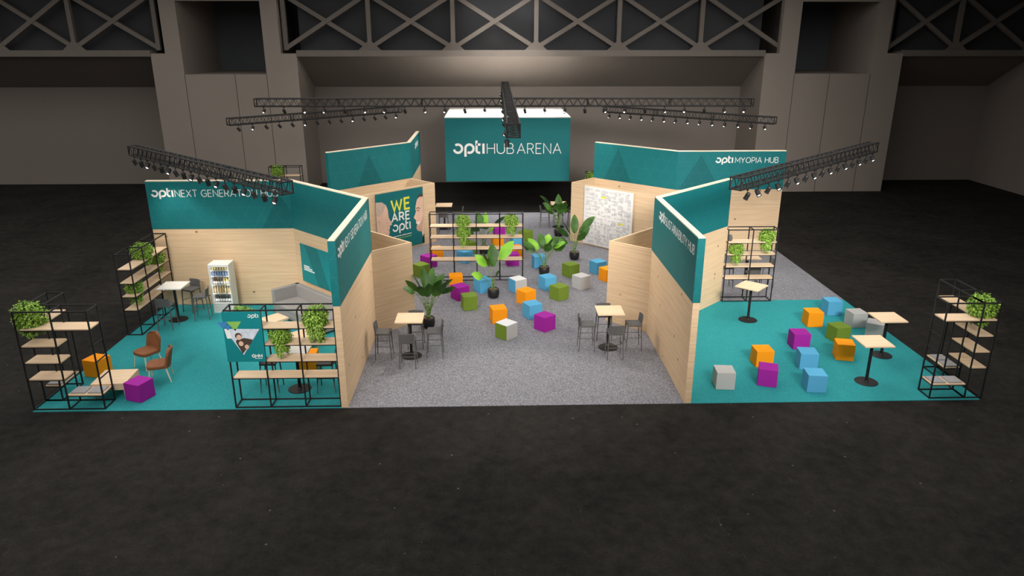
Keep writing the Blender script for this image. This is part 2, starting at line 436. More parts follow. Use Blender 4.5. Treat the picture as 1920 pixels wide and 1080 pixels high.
# the two broad piers, each with a tall dark recess in its upper half
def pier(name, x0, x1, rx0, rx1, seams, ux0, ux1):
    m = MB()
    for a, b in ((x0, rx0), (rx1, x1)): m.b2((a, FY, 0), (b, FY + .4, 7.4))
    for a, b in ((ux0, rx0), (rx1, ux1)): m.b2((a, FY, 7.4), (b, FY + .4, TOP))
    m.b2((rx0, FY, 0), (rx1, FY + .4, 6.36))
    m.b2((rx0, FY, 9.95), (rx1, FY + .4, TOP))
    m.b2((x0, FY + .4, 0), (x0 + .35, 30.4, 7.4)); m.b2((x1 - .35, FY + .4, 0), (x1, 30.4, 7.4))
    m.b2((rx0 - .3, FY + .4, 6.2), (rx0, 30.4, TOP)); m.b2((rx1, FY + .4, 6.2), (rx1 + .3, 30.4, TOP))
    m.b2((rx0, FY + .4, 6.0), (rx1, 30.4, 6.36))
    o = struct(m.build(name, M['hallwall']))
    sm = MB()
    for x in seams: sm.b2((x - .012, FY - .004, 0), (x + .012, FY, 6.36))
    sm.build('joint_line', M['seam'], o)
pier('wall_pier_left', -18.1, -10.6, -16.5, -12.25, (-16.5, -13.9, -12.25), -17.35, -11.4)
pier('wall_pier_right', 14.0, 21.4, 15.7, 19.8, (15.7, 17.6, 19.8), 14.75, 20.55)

def girder(label, nodes, x0, x1):
    t = thing('roof_girder', label, 'girder', ((x0 + x1) / 2, FY + .45, 7.56), 0)
    ox = (x0 + x1) / 2
    z0, z1 = .1, 2.75
    MB().b2((x0 - ox, -.15, z1), (x1 - ox, .15, z1 + .3)).build('top_chord', M['steel'], t)
    for x in nodes:
        if x0 <= x <= x1:
            MB().b2((x - ox - .11, -.11, 0), (x - ox + .11, .11, z1)).build('post', M['steel'], t)
    for a, b in zip(nodes, nodes[1:]):
        a2, b2 = max(a, x0), min(b, x1)
        for s in (0, 1):
            za = lambda x: z0 + (z1 - z0) * ((x - a) / (b - a) if s == 0 else (b - x) / (b - a))
            MB().tube((a2 - ox, .03 * s, za(a2)), (b2 - ox, .03 * s, za(b2)), .15, 4).build('diagonal_brace', M['steel'], t)
    for x in nodes:
        if x0 + .5 < x < x1 - .5:
            MB().plate([(x - ox - .6, 0), (x - ox + .6, 0), (x - ox + .12, .42), (x - ox - .12, .42)], -.14, -.11).build('gusset_plate', M['steel'], t)
sp = 4.362
girder('cross-braced steel roof girder over the left wall bay', [-26.0 - 4.1, -26.0, -22.1, -17.8], -30.1, -17.4)
girder('cross-braced steel roof girder over the central wall bay', [-11.2 + sp * i for i in range(7)], -11.35, 14.9)
girder('dark cross-braced steel roof girder over the right wall bay', [20.7, 24.4, 28.3], 20.6, 28.5)

# ------------------------------------------------------------------ carpets
def flat(name, poly, mat, label):
    return tag(MB().prism(poly, 0, CZ).build(name, mat), label, 'carpet')
flat('carpet', [(-11, 0), (-3.93, 0), (-3.93, 4.4), (-6.65, 7.15), (-11, 7.15)], M['teal_carpet'],
     'teal carpet of the left hub under the brown chairs and fridge')
flat('carpet', [(4.02, 0), (10.95, 0), (10.95, 7.0), (6.8, 7.0), (4.02, 4.3)], M['teal_carpet'],
     'teal carpet of the right hub under the loose seat cubes')
flat('carpet', [(-3.93, 0), (4.02, 0), (4.02, 4.3), (6.8, 7.0), (10.95, 7.0), (10.95, 20), (-11, 20), (-11, 7.15), (-6.65, 7.15), (-3.93, 4.4)],
     M['grey_carpet'], 'grey speckled carpet of the central plaza')

# ------------------------------------------------------------------ partition walls
def offsets(pts, th):
    P = [Vector(p) for p in pts]; L = []; Rr = []
    for i in range(len(P)):
        d1 = (P[i] - P[i - 1]).normalized() if i else (P[1] - P[0]).normalized()
        d2 = (P[i + 1] - P[i]).normalized() if i < len(P) - 1 else d1
        n1 = Vector((-d1.y, d1.x)); n2 = Vector((-d2.y, d2.x)); m_ = (n1 + n2).normalized()
        k = th / 2 / max(.3, m_.dot(n1)); L.append(P[i] + m_ * k); Rr.append(P[i] - m_ * k)
    return L, Rr
def seg_mesh(mb, L, Rr, i, z0, z1, u0=0):
    a, b, c, d = Rr[i], Rr[i + 1], L[i + 1], L[i]
    vs = [(p.x, p.y, z) for z in (z0, z1) for p in (a, b, c, d)]
    l = (Rr[i + 1] - Rr[i]).length; th = (L[i] - Rr[i]).length
    fs = [(0, 1, 5, 4), (2, 3, 7, 6), (1, 2, 6, 5), (3, 0, 4, 7), (4, 5, 6, 7), (3, 2, 1, 0)]
    q = lambda x0, x1, y0, y1: [(x0, y0), (x1, y0), (x1, y1), (x0, y1)]
    uv = [q(u0, u0 + l, z0, z1), q(u0 + l, u0, z0, z1), q(u0, u0 + th, z0, z1), q(u0, u0 + th, z0, z1),
          [(u0, 0), (u0 + l, 0), (u0 + l, th), (u0, th)], [(u0, 0), (u0 + l, 0), (u0 + l, th), (u0, th)]]
    return mb.add(vs, fs, uv)
def partition(label, pts, u0):
    """a folded full-height wall: pine panels, teal fascia round the upper 1.5 m"""
    ox, oy = pts[0]
    t = thing('partition_wall', label, 'wall', (ox, oy, CZ))
    loc = [(p[0] - ox, p[1] - oy) for p in pts]
    L, Rr = offsets(loc, .15)
    e = [Vector(p) for p in loc]
    e[0] = e[0] - (e[1] - e[0]).normalized() * .006; e[-1] = e[-1] + (e[-1] - e[-2]).normalized() * .006
    L2, R2 = offsets([tuple(p) for p in e], .17)
    fas = []
    for i in range(len(pts) - 1):
        seg_mesh(MB(), L, Rr, i, 0, 3.97 - CZ, u0 + 7 * i).build('pine_panel', M['pine'], t)
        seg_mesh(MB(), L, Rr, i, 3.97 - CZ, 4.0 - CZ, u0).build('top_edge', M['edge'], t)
        fas.append(seg_mesh(MB(), L2, R2, i, 2.5 - CZ, 3.975 - CZ, u0 + 5 * i).build('teal_fascia', M['teal'], t))
    return t, fas
def onface(mb, name, mat, parent, t, p0, ang):
    """place a mesh built in the x,z plane on a wall face (world point p0, heading ang)"""
    o = mb.xf(Matrix.Translation((p0[0] - t.location.x, p0[1] - t.location.y, -CZ)) @ Matrix.Rotation(ang, 4, 'Z')).build(name, mat, parent)
    return o
def tri(mb, xa, za, half, h):
    mb.plate([(xa - half, za - h), (xa + half, za - h), (xa, za)], -.003, .004)
    return mb
FL, flf = partition('folded pine and teal partition of the left hub behind the fridge and sofa', [(-11, 7.175), (-6.65, 7.175), (-3.925, 4.42), (-3.925, 0.0)], 0)
FR, frf = partition('folded pine and teal partition dividing the plaza from the right hub', [(4.02, 0.0), (4.02, 4.32), (6.84, 7.05)], 11)
RL, rlf = partition('folded pine and teal partition at the rear left behind the portrait poster', [(-6.8, 12.98), (-3.975, 15.87), (-3.975, 19.8)], 23)
RB, rbf = partition('folded pine and teal partition at the rear right behind the sheet of notes', [(3.9, 15.75), (6.72, 13.0), (10.9, 13.0)], 37)
# dark printed triangles
F = .012
onface(tri(MB(), 4.0, 3.6, .62, 1.09), 'printed_triangle', M['teal_dark'], flf[0], FL, (-11, 7.09), 0)
onface(tri(MB(), .02, 3.3, .55, .79), 'printed_triangle', M['teal_dark'], flf[1], FL, (-6.45, 6.86), R(-45.3))
onface(tri(MB(), 1.9, 3.72, .6, 1.2), 'printed_triangle', M['teal_dark'], rlf[0], RL, (-6.74, 12.92), R(45.7))
onface(tri(MB(), 1.2, 3.85, .66, 1.33), 'printed_triangle', M['teal_dark'], rbf[0], RB, (3.84, 15.69), R(-44.3))
onface(tri(MB(), .9, 3.85, .8, 1.33), 'printed_triangle', M['teal_dark'], rbf[1], RB, (6.7, 12.915), 0)
# lettering (proud of the fascia)
def sign(fa, t, p0, ang, x, z, lw, words, wx, ww, h=.205):
    onface(logo(MB(), x, z, h, .25, -.008, 0, sx=lw / 3.12), 'logo_lettering', M['white'], fa, t, p0, ang)
    if words: onface(text(MB(), words, wx, z, h, ww, .1, y0=-.007, y1=0), 'sign_lettering', M['white'], fa, t, p0, ang)
sign(flf[0], FL, (-11, 7.09), 0, .13, 3.51, .66, 'NEXT GENERATION HUB', .85, 3.1)
sign(flf[2], FL, (-3.84, 0), R(90), .13, 3.55, .66, 'NEXT GENERATION HUB', .87, 3.12)
sign(frf[0], FR, (3.935, 4.2), R(-90), .52, 3.55, .66, 'SUSTAINABILITY HUB', 1.26, 2.75)
sign(rbf[1], RB, (0, 12.915), 0, 8.16, 3.54, .67, 'MYOPIA HUB', 8.93, 1.68)
sign(rlf[1], RL, (-3.89, 17.4), R(90), .05, 3.5, .66, 'HUB', .8, .6)

def low_wall(label, pts, u0):
    ox, oy = pts[0]
    t = thing('low_partition', label, 'wall', (ox, oy, CZ))
    L, Rr = offsets([(p[0] - ox, p[1] - oy) for p in pts], .07)
    for i in range(len(pts) - 1):
        seg_mesh(MB(), L, Rr, i, 0, 2.5 - CZ, u0 + 6 * i).build('pine_panel', M['pine'], t)
    return t
LV = low_wall('low V-shaped pine wall beside the potted plant at the front left of the plaza', [(-3.90, 4.375), (-2.88, 5.32), (-5.6, 8.04)], 50)
RV = low_wall('low V-shaped pine wall at the front right of the plaza beside the teal sign wall', [(3.995, 4.375), (2.95, 5.32), (5.7, 8.07)], 63)
BLV = low_wall('low V-shaped pine wall carrying the portrait poster', [(-3.95, 15.68), (-2.9, 14.63), (-5.75, 11.78)], 77)
BRV = low_wall('low V-shaped pine wall carrying the white sheet of notes', [(3.93, 15.73), (2.83, 14.63), (5.65, 11.81)], 91)

# ------------------------------------------------------------------ posters
def poster(name, label, p0, ang, W, z0, z1, mat, y=-.012):
    t = thing(name, label, 'poster', (p0[0], p0[1], z0), ang)
    b = MB().b2((0, y, 0), (W, 0, z1 - z0)).build('poster_sheet', mat, t)
    return t, b
# WE ARE portrait poster
n_ = .036 * .7071
pw, pwb = poster('portrait_poster', 'large dark teal portrait poster reading WE ARE with two smiling faces', (-5.02 + n_ + .02, 12.51 - n_ - .02), R(45), 2.35, .1, 2.45, M['teal_plain'])
def art(mb, name, mat, p): return mb.build(name, mat, p)
def shift(pts, dz): return [(a, b - dz) for a, b in pts]
Y0, Y1 = -.016, -.012
f1 = [(0, .05), (.35, .05), (.38, .3), (.36, .55), (.45, .62), (.55, .76), (.6, .88), (.57, .97), (.63, 1.05), (.61, 1.12), (.71, 1.15), (.73, 1.25), (.63, 1.36), (.58, 1.5), (.57, 1.75), (.48, 1.98), (.3, 2.11), (0, 2.14)]
def fanplate(mb, pts, y0, y1):
    mb.plate(pts, y0, y1); return mb
a = art(fanplate(MB(), shift(f1, .1), Y0, Y1), 'left_face_print', M['skin_a'], pwb)
h1 = [(0, 1.62), (.16, 1.58), (.36, 1.75), (.46, 1.99), (.3, 2.115), (0, 2.145)]
art(fanplate(MB(), shift(h1, .1), Y0 - .003, Y0), 'short_hair_print', M['grey_hair'], pwb)
m = MB(); strokes(m, [[(.44, 1.29), (.5, 1.27), (.55, 1.29)], [(.42, 1.39), (.5, 1.42), (.56, 1.4)], [(.5, .95), (.57, .98)], [(.06, 1.32), (.1, 1.4), (.16, 1.36), (.12, 1.22)]], 0, 0, 1, 1, .022, Y0 - .004, Y0)
for q in range(len(m.v)): m.v[q] = (m.v[q][0], m.v[q][1], m.v[q][2] - .1)
art(m, 'face_line_print', M['skin_b'], pwb)
f2 = [(2.34, .2), (2.34, 2.1), (2.13, 2.1), (2.03, 1.95), (1.96, 1.74), (1.93, 1.58), (1.96, 1.5), (1.91, 1.37), (1.83, 1.25), (1.9, 1.17), (1.95, 1.13), (1.93, 1.02), (1.99, .95), (1.95, .8), (2.0, .68), (2.12, .63), (2.22, .62), (2.26, .4)]
art(fanplate(MB(), shift(f2[::1], .1), Y0, Y1), 'right_face_print', M['skin_a'], pwb)
hh = [(2.34, 2.04), (2.34, 2.16), (2.2, 2.17), (2.08, 2.1), (2.05, 1.98), (2.16, 2.06)]
art(fanplate(MB(), shift(hh, .1), Y0 - .003, Y0), 'dark_hair_print', M['hair_print'], pwb)
m = MB()
strokes(m, [[(1.97, 1.6), (2.08, 1.63), (2.16, 1.57)], [(2.0, 1.5), (2.06, 1.52), (2.12, 1.49)]], 0, -.1, 1, 1, .03, Y0 - .004, Y0)
art(m, 'eyebrow_print', M['hair_print'], pwb)
bd = [(1.96, .8), (2.0, .69), (2.12, .64), (2.24, .64), (2.3, .95), (2.3, 1.3), (2.22, 1.05), (2.1, .88), (1.99, .92)]
art(fanplate(MB(), shift(bd, .1), Y0 - .003, Y0), 'stubble_print', M['skin_b'], pwb)
art(fanplate(MB(), shift([(1.95, 1.0), (2.08, .94), (2.14, 1.04), (2.05, 1.06)], .1), Y0 - .006, Y0), 'smile_print', M['white'], pwb)
art(fanplate(MB(), shift([(2.22, .12), (2.34, .12), (2.34, .5), (2.28, .42)], .1), Y0 - .003, Y0), 'collar_print', M['black'], pwb)
art(text(MB(), 'WE', .75, 1.68 - .1, .43, .9, .19, .3, y0=Y0, y1=Y1), 'lettering', M['yellow'], pwb)
art(text(MB(), 'ARE', .74, 1.26 - .1, .31, .88, .19, .3, y0=Y0, y1=Y1), 'lettering', M['white'], pwb)
art(logo(MB(), .74, .84 - .1, .29, .2, Y0, Y1), 'logo_lettering', M['white'], pwb)
m = MB(); random.seed(3)
x = .78
while x < 1.63:
    l = random.uniform(.03, .09); m.b2((x, Y0, .53), (x + l, Y1, .565)); x += l + .02
art(m, 'small_print', M['white'], pwb)
m = MB(); x = .9
while x < 1.63:
    l = random.uniform(.03, .09); m.b2((x, Y0, .43), (x + l, Y1, .465)); x += l + .02
art(m, 'small_print', M['lime'], pwb)

# white sheet of handwritten notes
sh, shb = poster('notes_sheet', 'large white sheet covered with handwritten sketch notes on the pine wall', (3.31 - .045, 14.12 - .045), R(-45), 2.38, .08, 2.47, M['paper'])
m = MB(); random.seed(11)
for k in range(196):
    cx, cz = .08 + (k % 14) * .158 + random.uniform(-.02, .05), .12 + (k // 14) * .165 + random.uniform(-.03, .04)
    kind = random.random(); wd = random.uniform(.07, .17)
    if kind < .1: continue
    if kind < .9:
        for r in range(random.randint(1, 4)):
            z = cz - r * .045; x = cx
            if z < .06: break
            while x < min(cx + wd, 2.28):
                pts = [(x, z), (x + .012, z + random.uniform(.01, .03)), (x + .024, z - random.uniform(0, .01)), (x + .036, z + random.uniform(.005, .025))]
                strokes(m, [pts], 0, 0, 1, 1, .006, Y0, Y1); x += .05
    elif kind < .96:
        s = min(wd * .6, 2.28 - cx, 2.3 - cz)
        strokes(m, [[(cx, cz), (cx + s, cz), (cx + s, cz + s * .7), (cx, cz + s * .7), (cx, cz)], [(cx, cz), (cx + s, cz + s * .7)]], 0, 0, 1, 1, .006, Y0, Y1)
    else:
        strokes(m, [arc(cx + .05, cz, .05, .05, 0, 360, 10), [(cx + .05, cz - .05), (cx + .05, cz - .15)]], 0, 0, 1, 1, .006, Y0, Y1)
tag(m.build('ink_notes', M['ink'], shb), kind='stuff')
for (x, z, wd) in ((.82, 2.03, .3), (1.68, 1.07, .28)):
    MB().plate(arc(x + wd / 2, z, wd / 2, .045, 0, 360, 14)[:-1], -.0145, Y1).build('yellow_highlight', M['yellow'], shb)

# teal poster on the diagonal of the left hub
tp, tpb = poster('teal_poster', 'bright teal poster with small white text above the grey corner sofa', (-6.42, 6.72), R(-45.3), 2.1, .92, 2.13, M['teal_poster'])
m = MB(); random.seed(5)
for i, l in enumerate((.3, .46, .6)):
    x = .14
    while x < .14 + l:
        d = random.uniform(.025, .06); m.b2((x, Y0, .5 - i * .06), (x + d, Y1, .54 - i * .06)); x += d + .015
m.build('small_print', M['white'], tpb)
logo(MB(), 1.72, .95, .07, .2, Y0, Y1).build('logo_lettering', M['white'], tpb)
MB().plate([(.25, 1.21), (.9, 0), (1.5, 0), (.95, 1.21)], -.0135, Y1).build('printed_triangle', M['teal'], tpb)

# banner on the front shelf
bn, bnb = poster('banner', 'teal banner with a triangular group photo hung on the front shelf', (-6.46, .045), 0, .85, 1.18, 2.38, M['teal_poster'], -.014)
Z = 1.18; Xb = -6.46
Y0, Y1 = -.018, -.014
def bp(pts): return [(a - Xb, b - Z) for a, b in pts]
MB().plate(bp([(-6.44, 1.98), (-6.08, 1.35), (-5.67, 1.97)]), Y0, Y1).build('photo_print', M['pale_print'], bnb)
MB().plate(bp([(-6.44, 1.98), (-6.40, 1.75), (-6.3, 1.75), (-6.33, 1.98)]), Y0 - .001, Y0).build('white_print', M['white'], bnb)
MB().plate(bp([(-6.38, 2.15), (-6.2, 1.93), (-6.05, 2.15)]), Y0, Y1).build('green_print', M['lime'], bnb)
MB().plate(bp([(-6.58, 2.14), (-6.46, 1.97), (-6.34, 2.14)]), Y0 - .002, Y0).build('blue_print', M['blue_print'], bnb)
MB().plate(bp([(-6.44, 2.06), (-6.36, 1.94), (-6.28, 2.06)]), Y0 - .004, Y0).build('blue_print', M['blue_print'], bnb)
MB().plate(bp([(-6.22, 1.66), (-6.1, 1.38), (-5.9, 1.62), (-5.84, 1.72), (-6.02, 1.76), (-6.2, 1.72)]), Y0 - .002, Y0).build('dark_clothes_print', M['hair_print'], bnb)
for x, z, r in ((-6.15, 1.79, .075), (-6.12, 1.64, .07), (-6.0, 1.56, .065)):
    MB().plate([(a - Xb, b - Z) for a, b in arc(x, z + .02, r, r, 0, 360, 14)[:-1]], Y0 - .004, Y0).build('hair_print', M['hair_print'], bnb)
    MB().plate([(a - Xb, b - Z) for a, b in arc(x + .012, z - .012, r * .75, r * .85, 0, 360, 14)[:-1]], Y0 - .006, Y0).build('face_print', M['skin_a'], bnb)
logo(MB(), -5.9 - Xb, 2.24 - Z, .075, .22, Y0, Y1).build('logo_lettering', M['white'], bnb)
text(MB(), 'GHM', -5.9 - Xb, 1.29 - Z, .065, .22, .28, .25, y0=Y0, y1=Y1).build('logo_lettering', M['white'], bnb)
m = MB()
for i in range(4): m.b2((.62 + i * .042, Y0, .075), (.65 + i * .042, Y1, .09))
m.build('small_print', M['white'], bnb)

# ------------------------------------------------------------------ hanging arena cube
ar = thing('hanging_sign_cube', 'large hanging teal cube sign reading HUB ARENA with a white top', 'sign', (.29, 23.7, 1.38))
MB().b2((-3.07, -2.7, 0), (3.07, 2.7, 3.1)).build('teal_sides', M['teal_plain'], ar, bevel=.01)
MB().b2((-3.07, -2.7, 3.1), (3.07, 2.7, 3.14)).build('white_top', M['whitebox'], ar)
m = logo(MB(), -2.4 - .29, 2.76 - 1.38, .49, .23, -2.71, -2.70, sx=1.53 / 3.12); m.build('logo_lettering', M['white'], ar)
text(MB(), 'HUB', -.72 - .29, 2.76 - 1.38, .49, 1.3, .075, y0=-2.71, y1=-2.70).build('sign_lettering', M['white'], ar)
text(MB(), 'ARENA', .76 - .29, 2.75 - 1.38, .49, 2.16, .075, y0=-2.71, y1=-2.70).build('sign_lettering', M['white'], ar)

# ------------------------------------------------------------------ seat cubes
S_ = .45
def cube_proto(col):
    t = thing('seat_cube', '', 'stool')
    MB().b2((-S_ / 2, -S_ / 2, 0), (S_ / 2, S_ / 2, S_)).build('upholstered_body', CUBE[col], t, bevel=.012)
    h = S_ / 2 - .006; zt = S_ - .006
    m = MB()
    cs = [(-h, -h), (h, -h), (h, h), (-h, h)]
    for i in range(4):
        m.tube((*cs[i], zt), (*cs[(i + 1) % 4], zt), .007, 5); m.tube((*cs[i], .01), (*cs[i], zt), .006, 5)
    m.build('seam_piping', CUBE[col], t)
    return t
def two_tone(top, left, right):
    """left face = local -x, right face = local -y"""
    t = thing('seat_cube', '', 'stool')
    MB().b2((-S_ / 2, -S_ / 2, 0), (S_ / 2, S_ / 2, S_ - .012)).build('upholstered_body', CUBE[right], t, bevel=.012)
    MB().b2((-S_ / 2 + .004, -S_ / 2 + .004, S_ - .014), (S_ / 2 - .004, S_ / 2 - .004, S_)).build('top_cover', CUBE[top], t, bevel=.006, label='white top cover')
    MB().b2((-S_ / 2 - .004, -S_ / 2 + .006, .006), (-S_ / 2 + .004, S_ / 2 - .006, S_ - .014)).build('side_panel', CUBE[left], t, label=left + ' side panel')
    return t
protos = {}
def cube(col, x, y, ang, label, group):
    g = group
    if isinstance(col, tuple):
        t = two_tone(*col); t.location = (x, y, CZ); t.rotation_euler.z = R(ang); tag(t, label, 'stool', g); return t
    if col not in protos:
        t = protos[col] = cube_proto(col); t.location = (x, y, CZ); t.rotation_euler.z = R(ang); tag(t, label, 'stool', g); return t
    return dup(protos[col], (x, y, CZ), R(ang), label, g)
PG = 'seat cubes on the grey plaza carpet'; RG = 'seat cubes on the right teal carpet'; LG = 'seat cubes in the left hub'
for a in (
    ('orange', -.34, 5.37, 12, 'orange seat cube right behind the white-topped green-sided cube'),
    (('white', 'green', 'grey'), -.12, 4.13, 45, 'white-topped seat cube with one green side, frontmost on the plaza'),
    ('blue', .70, 5.72, 27, 'light blue seat cube directly behind the frontmost purple cube'),
    ('purple', 1.01, 4.71, 42, 'purple seat cube nearest the front on the plaza, right of the white-topped one'),
    ('orange', .57, 6.97, 38, 'orange seat cube in mid plaza behind the front light blue cube'),
    ('orange', -1.76, 8.62, 6, 'orange seat cube at the left front foot of the plaza shelf'),
    ('purple', -1.57, 7.45, 36, 'purple seat cube between the shelf-foot orange cube and a green cube'),
    ('green', -1.25, 6.52, 12, 'green seat cube left of the bright banana plant pot'),
    ('blue', -.84, 8.18, 30, 'light blue seat cube just behind the bright banana plant'),
    (('white', 'blue', 'grey'), .34, 8.18, 30, 'white-topped seat cube with one light blue side in mid plaza'),
    ('blue', 1.36, 8.39, 28, 'light blue seat cube in front of the dark potted plant'),
    ('green', 1.67, 7.36, 38, 'green seat cube in right mid plaza in front of the plain grey cube'),
    ('grey', 2.52, 8.44, 36, 'plain light grey seat cube in the right of the plaza'),
    ('green', 2.30, 9.80, 32, 'green seat cube between the grey cube and the plant by the notes wall'),
    ('blue', 3.33, 10.13, 30, 'light blue seat cube nearest the white sheet of notes'),
    ('orange', 3.55, 9.25, 30, 'orange seat cube half hidden behind the right low pine wall'),
    ('blue', 1.23, 10.90, 9, 'light blue seat cube behind the dark potted plant in mid plaza'),
    ('green', .90, 14.62, 50, 'green seat cube far back beyond the right end of the plaza shelf'),
    ('purple', -.21, 15.23, 10, 'purple seat cube far back seen through the shelf under its right fern'),
    ('orange', -.30, 13.6, 12, 'orange seat cube seen through the middle of the plaza shelf'),
    ('orange', .42, 12.2, 27, 'orange seat cube behind the shelf stacked in view above a purple one'),
    ('purple', .24, 11.22, 8, 'purple seat cube seen through the lowest right opening of the shelf'),
    ('blue', .50, 13.55, 14, 'light blue seat cube behind the right end of the plaza shelf'),
    ('blue', -1.56, 11.66, 48, 'light blue seat cube behind the shelf below the twin ferns'),
    ('green', -1.42, 12.9, 35, 'green seat cube behind the shelf beside the twin ferns'),
    ('orange', -2.68, 12.1, 20, 'orange seat cube behind the left end of the plaza shelf'),
    ('purple', -2.88, 11.02, 46, 'purple seat cube at the left beside the portrait poster wall'),
    ('green', -3.06, 9.91, 43, 'green seat cube above the plant by the left low pine wall'),
): cube(*a, PG)
for a in (
    ('grey', 5.12, .88, -5, 'light grey seat cube at the front left of the right teal carpet'),
    ('orange', 6.50, 2.11, 0, 'orange seat cube half behind the front purple cube on the right carpet'),
    ('purple', 6.24, 1.0, -20, 'purple seat cube front row of the right carpet beside the grey one'),
    ('blue', 7.60, 1.92, -8, 'light blue seat cube behind the foremost light blue one, right carpet'),
    ('blue', 7.26, .66, -6, 'foremost light blue seat cube on the right teal carpet'),
    ('purple', 7.92, 3.21, -2, 'purple seat cube in the middle of the right teal carpet'),
    ('orange', 8.82, 2.46, -14, 'orange seat cube beside the nearest bar table on the right carpet'),
    ('green', 9.22, 3.66, 13, 'green seat cube on the right teal carpet'),
    ('grey', 10.24, 4.74, 5, 'light grey seat cube behind the green one on the right carpet'),
    ('grey', 10.38, 3.88, -33, 'grey seat cube partly under the far bar table of the right hub'),
    ('orange', 8.99, 4.83, -1, 'orange seat cube farthest back on the right teal carpet'),
    ('blue', 9.98, 5.77, 2, 'light blue seat cube at the back edge of the right teal carpet'),
): cube(*a, RG)
for a in (
    ('purple', -8.84, .63, -21, 'purple seat cube in front of the low wooden table, left hub'),
    ('orange', -10.50, 1.98, -16, 'orange seat cube behind the corner shelf, left hub'),
    ('orange', -5.25, 2.2, 5, 'orange seat cube glimpsed behind the front shelf'),
): cube(*a, LG)

# ------------------------------------------------------------------ bar tables and stools
def make_table(label):
    t = thing('bar_table', label, 'table')
    MB().b2((-.36, -.36, 1.065), (.36, .36, 1.1)).build('tabletop', M['shelf_wood'], t, bevel=.004)
    MB().tube((0, 0, .02), (0, 0, 1.05), .038, 14).b2((-.16, -.16, 1.05), (.16, .16, 1.066)).build('column', M['black'], t)
    MB().lathe([(.275, 0), (.275, .01), (.26, .018), (.06, .026), (.045, .05)], n=32).build('base_plate', M['black'], t)
    return t
def make_stool(label):
    """back at local +y, sitter looks to -y"""
    t = thing('bar_stool', label, 'stool')
    MB().b2((-.205, -.2, .70), (.205, .2, .755)).build('seat', M['stool'], t, bevel=.018, seg=3)
    m = MB()
    n = 8
    for i in range(n):
        a0 = -1 + 2 * i / n; a1 = -1 + 2 * (i + 1) / n
        f = lambda a, z, o: (a * .2, .2 - .045 * a * a + o + (z - .72) * .12, z)
        vs = [f(a0, .72, 0), f(a1, .72, 0), f(a1, .98, 0), f(a0, .98, 0), f(a0, .72, .022), f(a1, .72, .022), f(a1, .98, .022), f(a0, .98, .022)]
        fs = [(0, 1, 2, 3), (7, 6, 5, 4), (3, 2, 6, 7), (0, 4, 5, 1)]
        if i == 0: fs.append((0, 3, 7, 4))
        if i == n - 1: fs.append((1, 5, 6, 2))
        m.add(vs, fs)
    m.build('backrest', M['stool'], t)
    for sx in (-1, 1):
        for sy in (-1, 1):
            MB().tube((sx * .18, sy * .175, .71), (sx * .21, sy * .215, 0), .019, 4, .014).build('leg', M['stool'], t)
    for a, b, z in (((-.2, -.2), (.2, -.2), .26), ((-.2, .2), (.2, .2), .34), ((-.2, -.2), (-.2, .2), .38), ((.2, -.2), (.2, .2), .38)):
        MB().tube((*a, z), (*b, z), .010, 6).build('footrest', M['stool'], t)
    return t
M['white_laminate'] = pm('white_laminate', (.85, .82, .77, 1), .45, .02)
T0 = None; ST0 = None
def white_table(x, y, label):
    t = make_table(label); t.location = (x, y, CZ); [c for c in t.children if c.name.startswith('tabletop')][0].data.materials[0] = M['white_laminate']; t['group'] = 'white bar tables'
def table(x, y, label, rz=0):
    global T0
    if T0 is None: T0 = make_table(label); T0.location = (x, y, CZ); T0.rotation_euler.z = R(rz); T0['group'] = 'square bar tables'
    else: dup(T0, (x, y, CZ), R(rz), label)
def stool(x, y, rz, label):
    global ST0
    if ST0 is None: ST0 = make_stool(label); ST0.location = (x, y, CZ); ST0.rotation_euler.z = R(rz); ST0['group'] = 'dark grey bar stools'
    else: dup(ST0, (x, y, CZ), R(rz), label)
table(-2.69, 2.88, 'pine-topped bar table at the front left of the grey plaza')
stool(-3.40, 2.82, 90, 'dark grey bar stool left of the front left plaza table, by the pine wall')
stool(-2.05, 2.86, -90, 'dark grey bar stool right of the front left plaza table')
stool(-2.70, 2.24, 180, 'dark grey bar stool in front of the front left plaza table')
stool(-2.62, 3.52, 0, 'dark grey bar stool tucked behind the front left plaza table')
table(2.66, 3.30, 'pine-topped bar table at the front right of the grey plaza')
stool(2.04, 3.24, 90, 'dark grey bar stool left of the front right plaza table')
stool(3.32, 3.24, -90, 'dark grey bar stool right of the front right plaza table, by the pine wall')
stool(2.72, 2.66, 180, 'dark grey bar stool in front of the front right plaza table')
stool(2.62, 3.96, 0, 'dark grey bar stool tucked behind the front right plaza table')
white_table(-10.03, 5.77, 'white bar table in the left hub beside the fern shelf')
stool(-10.03, 5.08, 180, 'dark grey bar stool in front of the left hub table, its back to the viewer')
stool(-9.30, 5.85, -80, 'dark grey bar stool between the left hub table and the fridge')
stool(-9.86, 6.52, -25, 'dark grey bar stool behind the left hub table against the pine wall')
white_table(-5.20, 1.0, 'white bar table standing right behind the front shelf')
stool(-5.86, 1.02, 90, 'dark grey bar stool left of the table behind the front shelf')
stool(-4.50, .95, -90, 'dark grey bar stool right of the table behind the front shelf')
table(8.73, 1.0, 'pine-topped bar table nearest the front of the right teal carpet')
table(9.92, 2.58, 'pine-topped bar table at the right edge of the right teal carpet')
table(7.21, 5.26, 'pine-topped bar table turned askew in front of the right shelf', 47)
table(8.15, 8.35, 'bar table on grey carpet seen through the right shelf')
stool(8.12, 7.70, 180, 'dark grey bar stool in front of the table behind the right shelf')
stool(8.85, 8.40, -90, 'dark grey bar stool right of the table behind the right shelf')
stool(7.45, 8.35, 90, 'dark grey bar stool left of the table behind the right shelf')
table(-2.64, 16.85, 'bar table far back left behind the plaza shelf')
stool(-3.25, 16.8, 90, 'dark grey bar stool left of the far back left table')
stool(-2.02, 16.85, -90, 'dark grey bar stool right of the far back left table')
